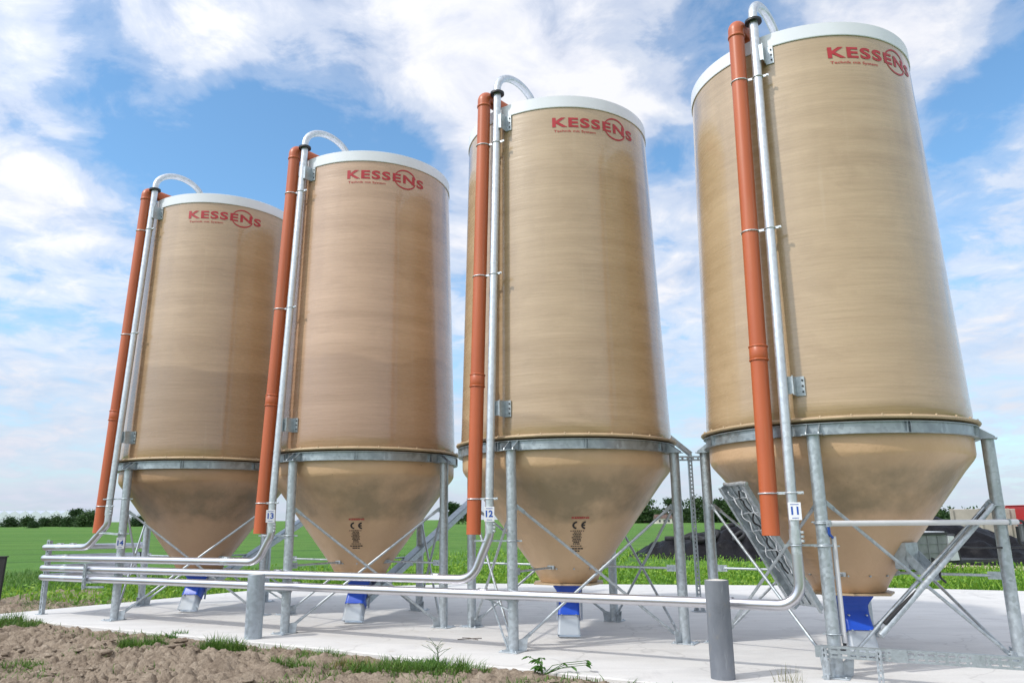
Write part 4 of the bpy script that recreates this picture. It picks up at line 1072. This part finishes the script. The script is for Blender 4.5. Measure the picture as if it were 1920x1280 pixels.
# trailer parked before the heap
tr0 = Vector((13.25, 24.95, -.15)); txd = Vector((.90, .43, 0)).normalized(); tyd = Vector((-txd.y, txd.x, 0))
t = thing('farm_trailer', 'grey box trailer with a white end panel parked before the silage heap', 'trailer', tr0)
def bx(mb, x0, x1, y0, y1, z0, z1, bev=.0):
    mb.box(txd*((x0+x1)/2)+tyd*((y0+y1)/2)+ZV*((z0+z1)/2), (x1-x0, y1-y0, z1-z0), (txd, tyd, ZV), bev); return mb
mb = MB(); bx(mb, -.9, 1.95, 0, 1.5, .36, 1.17)
for x in (-.5, 0, .5, 1.0, 1.5): bx(mb, x-.02, x+.02, -.03, 0, .36, 1.14)
for z in (.62, .9): bx(mb, -.9, 1.95, -.018, -.001, z-.01, z+.01)
mb.build('box_body', M['greygear'], t)
mb = MB(); bx(mb, -.95, 2.0, -.04, 1.54, 1.171, 1.25); mb.build('top_frame', M['darkgear'], t)
mb = MB(); bx(mb, -.6, .35, .1, 1.2, 1.251, 1.36, .03); bx(mb, .4, 1.9, .0, 1.2, 1.251, 1.275); mb.build('white_sheet', M['white'], t)
mb = MB(); mb.prism([txd*1.98-tyd*.05+ZV*.36, txd*2.42-tyd*.05+ZV*.36, txd*2.27-tyd*.05+ZV*1.12, txd*1.98-tyd*.05+ZV*1.14], tyd*1.4); mb.build('end_panel', M['white'], t)
mb = MB(); mb.prism([txd*2.425-tyd*.06+ZV*.33, txd*2.49-tyd*.06+ZV*.33, txd*2.33-tyd*.06+ZV*1.2, txd*2.275-tyd*.06+ZV*1.2], tyd*1.42); mb.build('end_frame', M['darkgear'], t)
mb = MB(); bx(mb, -1.0, 4.6, .05, .16, .25, .352); bx(mb, -1.0, 4.6, 1.3, 1.41, .25, .352)
for k in range(14): bx(mb, 2.55+k*.15, 2.62+k*.15, .161, 1.299, .28, .335)
mb.build('chassis', M['darkgear'], t)
for x in (.2, 1.1):
    mb = MB(); c_ = txd*x+ZV*.24-tyd*.02
    for (r_, y_) in (((0), 0),): pass
    prof = [(.05, 0), (.19, 0), (.24, .02), (.25, .08), (.24, .14), (.19, .16), (.05, .16)]
    vs = []; n = 24
    for r_, y_ in prof: vs += [c_+tyd*y_+(txd*math.cos(2*PI*k/n)+ZV*math.sin(2*PI*k/n))*r_ for k in range(n)]
    mb.add(vs, [(i*n+k, i*n+(k+1) % n, (i+1)*n+(k+1) % n, (i+1)*n+k) for i in range(len(prof)-1) for k in range(n)], True)
    wh = mb.build('wheel', M['rubber'], t); mb = MB(); mb.tube([c_-tyd*.012, c_+tyd*.02], .10, 18); mb.build('rim', M['greygear'], wh)

mb = MB(); ysp = [(15.6, 27.6), (17.5, 26.6), (23, 24.6), (32, 22.6), (34, 27), (26, 31.5), (19.5, 33)]
mb.add([(x, y, -.152) for x, y in ysp], [tuple(range(len(ysp)))]); tag(mb.build('sandy_yard', M['sand']), kind='structure')
# wall and red machine behind
t = thing('concrete_wall', 'weathered concrete panel wall rising behind the black silage heap', 'wall', (22.5, 38, -.16))
wd = Vector((.98, -.2, 0)); wn = Vector((-.2, -.98, 0))
for k in range(3):
    mb = MB(); mb.box(wd*(k*1.22+.6)+ZV*1.05, (1.2, .18, 2.1), (wd, wn, ZV), .02); mb.build('panel', M['wallgrey'], t)
mb = MB(); 
for k in range(4): mb.box(wd*(k*1.22-.01)+wn*.12+ZV*1.06, (.12, .1, 2.12), (wd, wn, ZV))
mb.build('pilaster', M['wallgrey'], t)
t = thing('red_trailer', 'red farm trailer at the right frame edge behind the nearest silo leg', 'trailer', (25.2, 37.0, -.16))
mb = MB(); mb.box((2.2, 0, 1.75), (4.4, 2.2, .95), None, .03)
for k in range(7): mb.box((.2+k*.66, -1.13, 1.75), (.09, .06, .93))
mb.build('body', M['redgear'], t)
mb = MB(); mb.box((2.2, -.6, 1.15), (4.3, .12, .18)); mb.box((2.2, .6, 1.15), (4.3, .12, .18)); mb.build('chassis', M['darkgear'], t)
mb = MB(); mb.box((2.2, 0, 2.245), (4.46, 2.26, .035)); mb.build('top_rail', M['redgear'], t)
for x in (1.2, 3.2):
    for y in (-1.0, 1.0):
        mb = MB(); P_ = [(x, y-.16, .52), (x, y-.13, .52), (x, y+.13, .52), (x, y+.16, .52)]; mb.tube(P_, [.44, .52, .52, .44], 26); wh = mb.build('wheel', M['rubber'], t)
        mb = MB(); mb.tube([(x, y-.172, .52), (x, y+.172, .52)], .24, 18); mb.build('rim', M['greygear'], wh)

# ------------------------------------------------------------------ far trees, greenhouse, house
def make_tree(name, label, h, w, m, seed, group, cat='tree', trunk=.25, loc=(0, 0, 0), clumps=26, per=70, leaf=.55):
    rg = np.random.default_rng(seed); t = thing(name, label, cat, loc, group)
    P = []
    for k in range(clumps):
        a_ = rg.uniform(0, 2*PI); r_ = (w/2)*math.sqrt(rg.random())*.85; z_ = h*(trunk+(1-trunk)*rg.random())
        env = math.sqrt(max(.05, 1-((z_/h-(trunk+.32))/(.72))**2)); c_ = np.array([math.cos(a_)*r_*env, math.sin(a_)*r_*env, min(z_, h*.93)])
        s_ = w*rg.uniform(.09, .19); P.append(c_+rg.normal(0, 1, (per, 3))*np.array([s_, s_, s_*.62]))
    P = np.concatenate(P); P[:, 2] = np.clip(P[:, 2], .1, None)
    V, F = leafquads(P, leaf, rg); mesh_np('crown', V, F, m, t)
    mb = MB(); mb.tube([(0, 0, -.1), (0.05*w*.3, 0, h*.35), (0, .02*w, h*.8)], [h*.028, h*.02, h*.006], 8)
    for k in range(4):
        a_ = k*1.6+seed; mb.tube([(0, 0, h*(.3+.09*k)), (math.cos(a_)*w*.18, math.sin(a_)*w*.18, h*(.5+.08*k)), (math.cos(a_)*w*.3, math.sin(a_)*w*.3, h*(.62+.07*k))], [h*.012, h*.008, h*.003], 6)
    mb.build('trunk', M['bark'], t)
    return t
GT = 'trees and bushes along the far edge of the field'
protoB = [make_tree('field_bush', '', 5.2, 8.0, M['tree_b'], 3, GT, 'bush', .05, clumps=30, leaf=.75), make_tree('field_bush', '', 4.4, 9.0, M['tree_a'], 4, GT, 'bush', .03, clumps=32, leaf=.75)]
protoT = [make_tree('field_tree', '', 9.5, 7.5, M['tree_a'], 5, GT, 'tree', .2, clumps=30, leaf=.8), make_tree('field_tree', '', 8.6, 9.0, M['tree_b'], 6, GT, 'tree', .18, clumps=34, leaf=.8)]
used = set()
def plant(proto, px, depth, sc, rz, label, group=GT, sx=1.0):
    t = proto if proto.name not in used else copy_tree(proto); used.add(proto.name)
    d = ray(px, 960); t.location = (d.x/d.y*depth, depth, -.2); t.rotation_euler = (0, 0, rz); sc *= .68 if px < 400 else 1.0; t.scale = (sc*sx, sc*sx, sc); tag(t, label, None, group); return t
bl = [(-15, 300, 1.0, 0, 'low hedge bush at the left frame edge under the white greenhouses'),
      (22, 290, .95, 1, 'bush in the far hedge, second from the left frame edge'), (52, 310, 1.0, 0, 'bush in the far hedge below the middle of the white greenhouses'),
      (66, 240, .55, 1, 'small round dark bush standing alone before the far hedge'), (86, 300, .9, 1, 'bush in the far hedge below the right part of the greenhouses'), (110, 300, 1.0, 0, 'bush in the far hedge just left of the tallest distant tree'),
      (132, 285, .95, 1, 'dark bush at the foot of the tallest distant tree'), (163, 270, 1.25, 0, 'tall bush at far left, touching the leftmost orange pipe'), (262, 280, 1.0, 1, 'bush seen between the legs of the farthest silo')]
for px, dp, sc, k, lab in bl: plant(protoB[k], px, dp, sc, px*.7, lab)
plant(protoT[0], 143, 290, .98, 0, 'tallest distant tree, standing above the far hedge at left')
plant(protoT[1], 172, 285, .95, 1, 'distant tree right behind the leftmost orange vent pipe')
plant(protoT[1], 285, 300, .7, 2.2, 'small distant tree glimpsed behind the hopper of the farthest silo')
rt = [(845, 300, .85, 'distant tree between the two middle silos, left one of the pair'), (868, 310, .8, 'distant tree between the two middle silos, right one of the pair'),
      (1182, 300, .9, 'distant tree beside the right flank of hopper 12'), (1208, 290, 1.05, 'distant dark tree left of the far farmhouse'), (1262, 300, .95, 'distant tree just right of the far farmhouse'), (1312, 310, 1.1, 'distant tree behind the slim support post'),
      (1352, 300, .9, 'distant tree right of the slim support post'), (1376, 295, .95, 'distant tree above the left tip of the silage heap'), (1402, 310, 1.05, 'distant tree left of the cable chute'), (1428, 300, .9, 'distant tree partly hidden by the cable chute')]
for k, (px, dp, sc, lab) in enumerate(rt): plant(protoT[k % 2], px, dp, sc, px*.3, lab)
for k, px in enumerate((1195, 1234, 1282, 1335, 1364, 1390, 1415, 1440)): plant(protoB[k % 2], px, 300, .9, px, ['low hedge bush under the trees beside hopper 12', 'low hedge bush before the far farmhouse', 'low hedge bush left of the slim support post', 'low hedge bush right of the slim support post', 'low hedge bush behind the left leg of the nearest silo', 'low hedge bush just right of the left leg of the nearest silo', 'low hedge bush just left of the cable chute', 'low hedge bush partly covered by the cable chute'][k], GT, 1.25)
for k, (px, dp, sc, lab) in enumerate(((1745, 62, .42, 'dark green bush rising behind the right part of the silage heap'), (1795, 60, .38, 'low dark green bush left of the concrete wall'), (1815, 58, .36, 'low bush touching the concrete wall'))):
    plant(protoB[k % 2], px, dp, sc, px, lab, 'bushes behind the silage heap', .8)

gd = 420; t = thing('greenhouse', 'row of long white greenhouses on the far horizon at left', 'greenhouse', (ray(-40, 960).x/ray(-40, 960).y*gd, gd, -.2))
wpx = gd/FOC
for k in range(9):
    x0 = k*19*wpx; x1 = x0+18.6*wpx; mb = MB(); h1, h2 = 6.2, 7.8
    mb.prism([(x0, 0, 0), (x1, 0, 0), (x1, 0, h1), ((x0+x1)/2, 0, h2), (x0, 0, h1)], (0, 40, 0)); mb.build('bay', M['glasshouse'], t)
hp = ray(1243, 972); hd_ = 260; t = thing('farmhouse', 'small far farmhouse with brown roof among the distant trees', 'house', (hp.x/hp.y*hd_, hd_, -.2))
mb = MB(); t.scale = (.62, .62, .62); mb.box((0, 0, 1.4), (8.5, 6, 2.8)); mb.build('wall', M['render'], t)
mb = MB(); mb.prism([(-4.6, -3.3, 2.8), (-4.6, 3.3, 2.8), (-4.6, 0, 4.9)], (9.2, 0, 0)); rf = mb.build('roof', M['roof'], t); mb = MB(); mb.box((2, 0, 5.0), (.7, .7, 1.2)); mb.build('chimney', M['roof'], rf)
for x in (-2.4, 0, 2.4):
    mb = MB(); mb.box((x, -3.03, 1.5), (.9, .06, 1.2)); mb.build('window', M['glass'], t)

# ------------------------------------------------------------------ sky and sun
EL = math.radians(47); AZ = math.radians(65)
tosun = Vector((-math.sin(AZ)*math.cos(EL), -math.cos(AZ)*math.cos(EL), math.sin(EL)))
sun = bpy.data.lights.new('sun', 'SUN'); sun.energy = 2.1; sun.angle = math.radians(2.5); sun.color = (1, .955, .88)
so = bpy.data.objects.new('sun', sun); COL.objects.link(so); so.rotation_euler = (-tosun).to_track_quat('-Z', 'Y').to_euler(); so.location = (0, 0, 50)
w = bpy.data.worlds.new('World'); scene.world = w; w.use_nodes = True; nt = w.node_tree
bg = nt.nodes['Background']; bg.inputs[1].default_value = .14
sky = nt.nodes.new('ShaderNodeTexSky'); sky.sky_type = 'NISHITA'; sky.sun_disc = False; sky.sun_elevation = EL; sky.sun_rotation = math.atan2(tosun.x, tosun.y) % (2*PI)
sky.air_density = 1.0; sky.dust_density = .6; sky.ozone_density = 2.2
tc = nt.nodes.new('ShaderNodeTexCoord'); nrm = nt.nodes.new('ShaderNodeVectorMath'); nrm.operation = 'NORMALIZE'; nt.links.new(tc.outputs['Generated'], nrm.inputs[0])
sep = nt.nodes.new('ShaderNodeSeparateXYZ'); nt.links.new(nrm.outputs[0], sep.inputs[0])
zc = mathn(nt, 'ADD', mathn(nt, 'MAXIMUM', sep.outputs[2], 0), .22)
comb = nt.nodes.new('ShaderNodeCombineXYZ'); nt.links.new(mathn(nt, 'DIVIDE', sep.outputs[0], zc), comb.inputs[0]); nt.links.new(mathn(nt, 'DIVIDE', sep.outputs[1], zc), comb.inputs[1])
n_big = noise(nt, comb.outputs[0], 2.3, 8, .56, .25)
mp = nt.nodes.new('ShaderNodeMapping'); mp.inputs['Location'].default_value = (3.7, 1.9, 0); nt.links.new(comb.outputs[0], mp.inputs[0])
n_fine = noise(nt, mp.outputs[0], 7.0, 8, .6, .4)
field = mathn(nt, 'ADD', mathn(nt, 'MULTIPLY', n_big, .62), mathn(nt, 'MULTIPLY', n_fine, .38))
BL = [(150, 190, 5, -.15), (330, 270, 6, -.16), (500, 235, 7, -.20), (640, 270, 6, -.18), (790, 290, 4, -.10), (240, 500, 5, -.07), (60, 585, 4, -.06), (1255, 300, 3.0, -.17), (1180, 130, 3, -.08), (1345, 45, 4, -.08), (1800, 200, 4, -.08), (1870, 250, 4, -.11), (1900, 60, 4, -.07), (1700, 70, 3, .07), (1780, 130, 3, .05), (1560, 10, 4, -.05), (1770, 320, 4, -.10), (1500, 20, 3, -.05), (200, 60, 3, -.05),
      (40, 80, 5, .10), (30, 290, 4, .12), (380, 110, 7, .09), (640, 100, 8, .11), (900, 80, 8, .12), (1010, 190, 7, .11), (1200, 210, 5, .11), (130, 440, 5, .08), (120, 700, 9, .05), (1860, 400, 5, .14), (1280, 480, 6, .08), (860, 420, 5, .06),  (1640, 60, 4, .05), (1550, 60, 3, .06)]
BL = [(ray(px, py).normalized(), rad, wgt) for px, py, rad, wgt in BL]+[(Vector((.1, -.8, .6)).normalized(), 55, .16)]  # last blob: unseen cloud behind the camera, added to raise the ambient light
for d, rad, wgt in BL:
    dt = nt.nodes.new('ShaderNodeVectorMath'); dt.operation = 'DOT_PRODUCT'; nt.links.new(nrm.outputs[0], dt.inputs[0]); dt.inputs[1].default_value = d
    c0 = math.cos(math.radians(rad))
    g_ = mathn(nt, 'EXPONENT', mathn(nt, 'DIVIDE', mathn(nt, 'SUBTRACT', dt.outputs['Value'], 1.0), 1-c0))
    field = mathn(nt, 'ADD', field, mathn(nt, 'MULTIPLY', g_, wgt))
mask = ramp(nt, field, [(.36, (0,)*3), (.44, (.28,)*3), (.52, (.70,)*3), (.64, (1,)*3)], 'EASE')
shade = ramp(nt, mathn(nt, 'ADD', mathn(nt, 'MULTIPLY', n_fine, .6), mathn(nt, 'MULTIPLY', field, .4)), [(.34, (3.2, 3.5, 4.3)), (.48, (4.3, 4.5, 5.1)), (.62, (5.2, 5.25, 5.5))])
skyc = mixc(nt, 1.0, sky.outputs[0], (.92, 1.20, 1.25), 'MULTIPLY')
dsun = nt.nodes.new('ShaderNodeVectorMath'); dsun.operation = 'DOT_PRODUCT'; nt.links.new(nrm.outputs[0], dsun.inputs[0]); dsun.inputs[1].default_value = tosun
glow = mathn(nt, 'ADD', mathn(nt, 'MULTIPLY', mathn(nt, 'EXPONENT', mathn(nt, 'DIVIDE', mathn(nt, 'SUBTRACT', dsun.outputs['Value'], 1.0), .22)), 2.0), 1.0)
shade = mixc(nt, 1.0, shade, glow, 'MULTIPLY')      # unseen clouds round the sun, boosted to fill the shade
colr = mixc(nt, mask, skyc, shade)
hz = ramp(nt, sep.outputs[2], [(0, (.85,)*3), (.10, (.55,)*3), (.28, (0,)*3)], 'EASE')
colr = mixc(nt, mathn(nt, 'MULTIPLY', hz, .85), colr, (3.1, 3.45, 4.3))
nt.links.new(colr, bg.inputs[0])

vs_ = scene.view_settings; vs_.view_transform = 'Standard'; vs_.look = 'None'; vs_.exposure = .38; vs_.gamma = 1
scene.cycles.max_bounces = 8
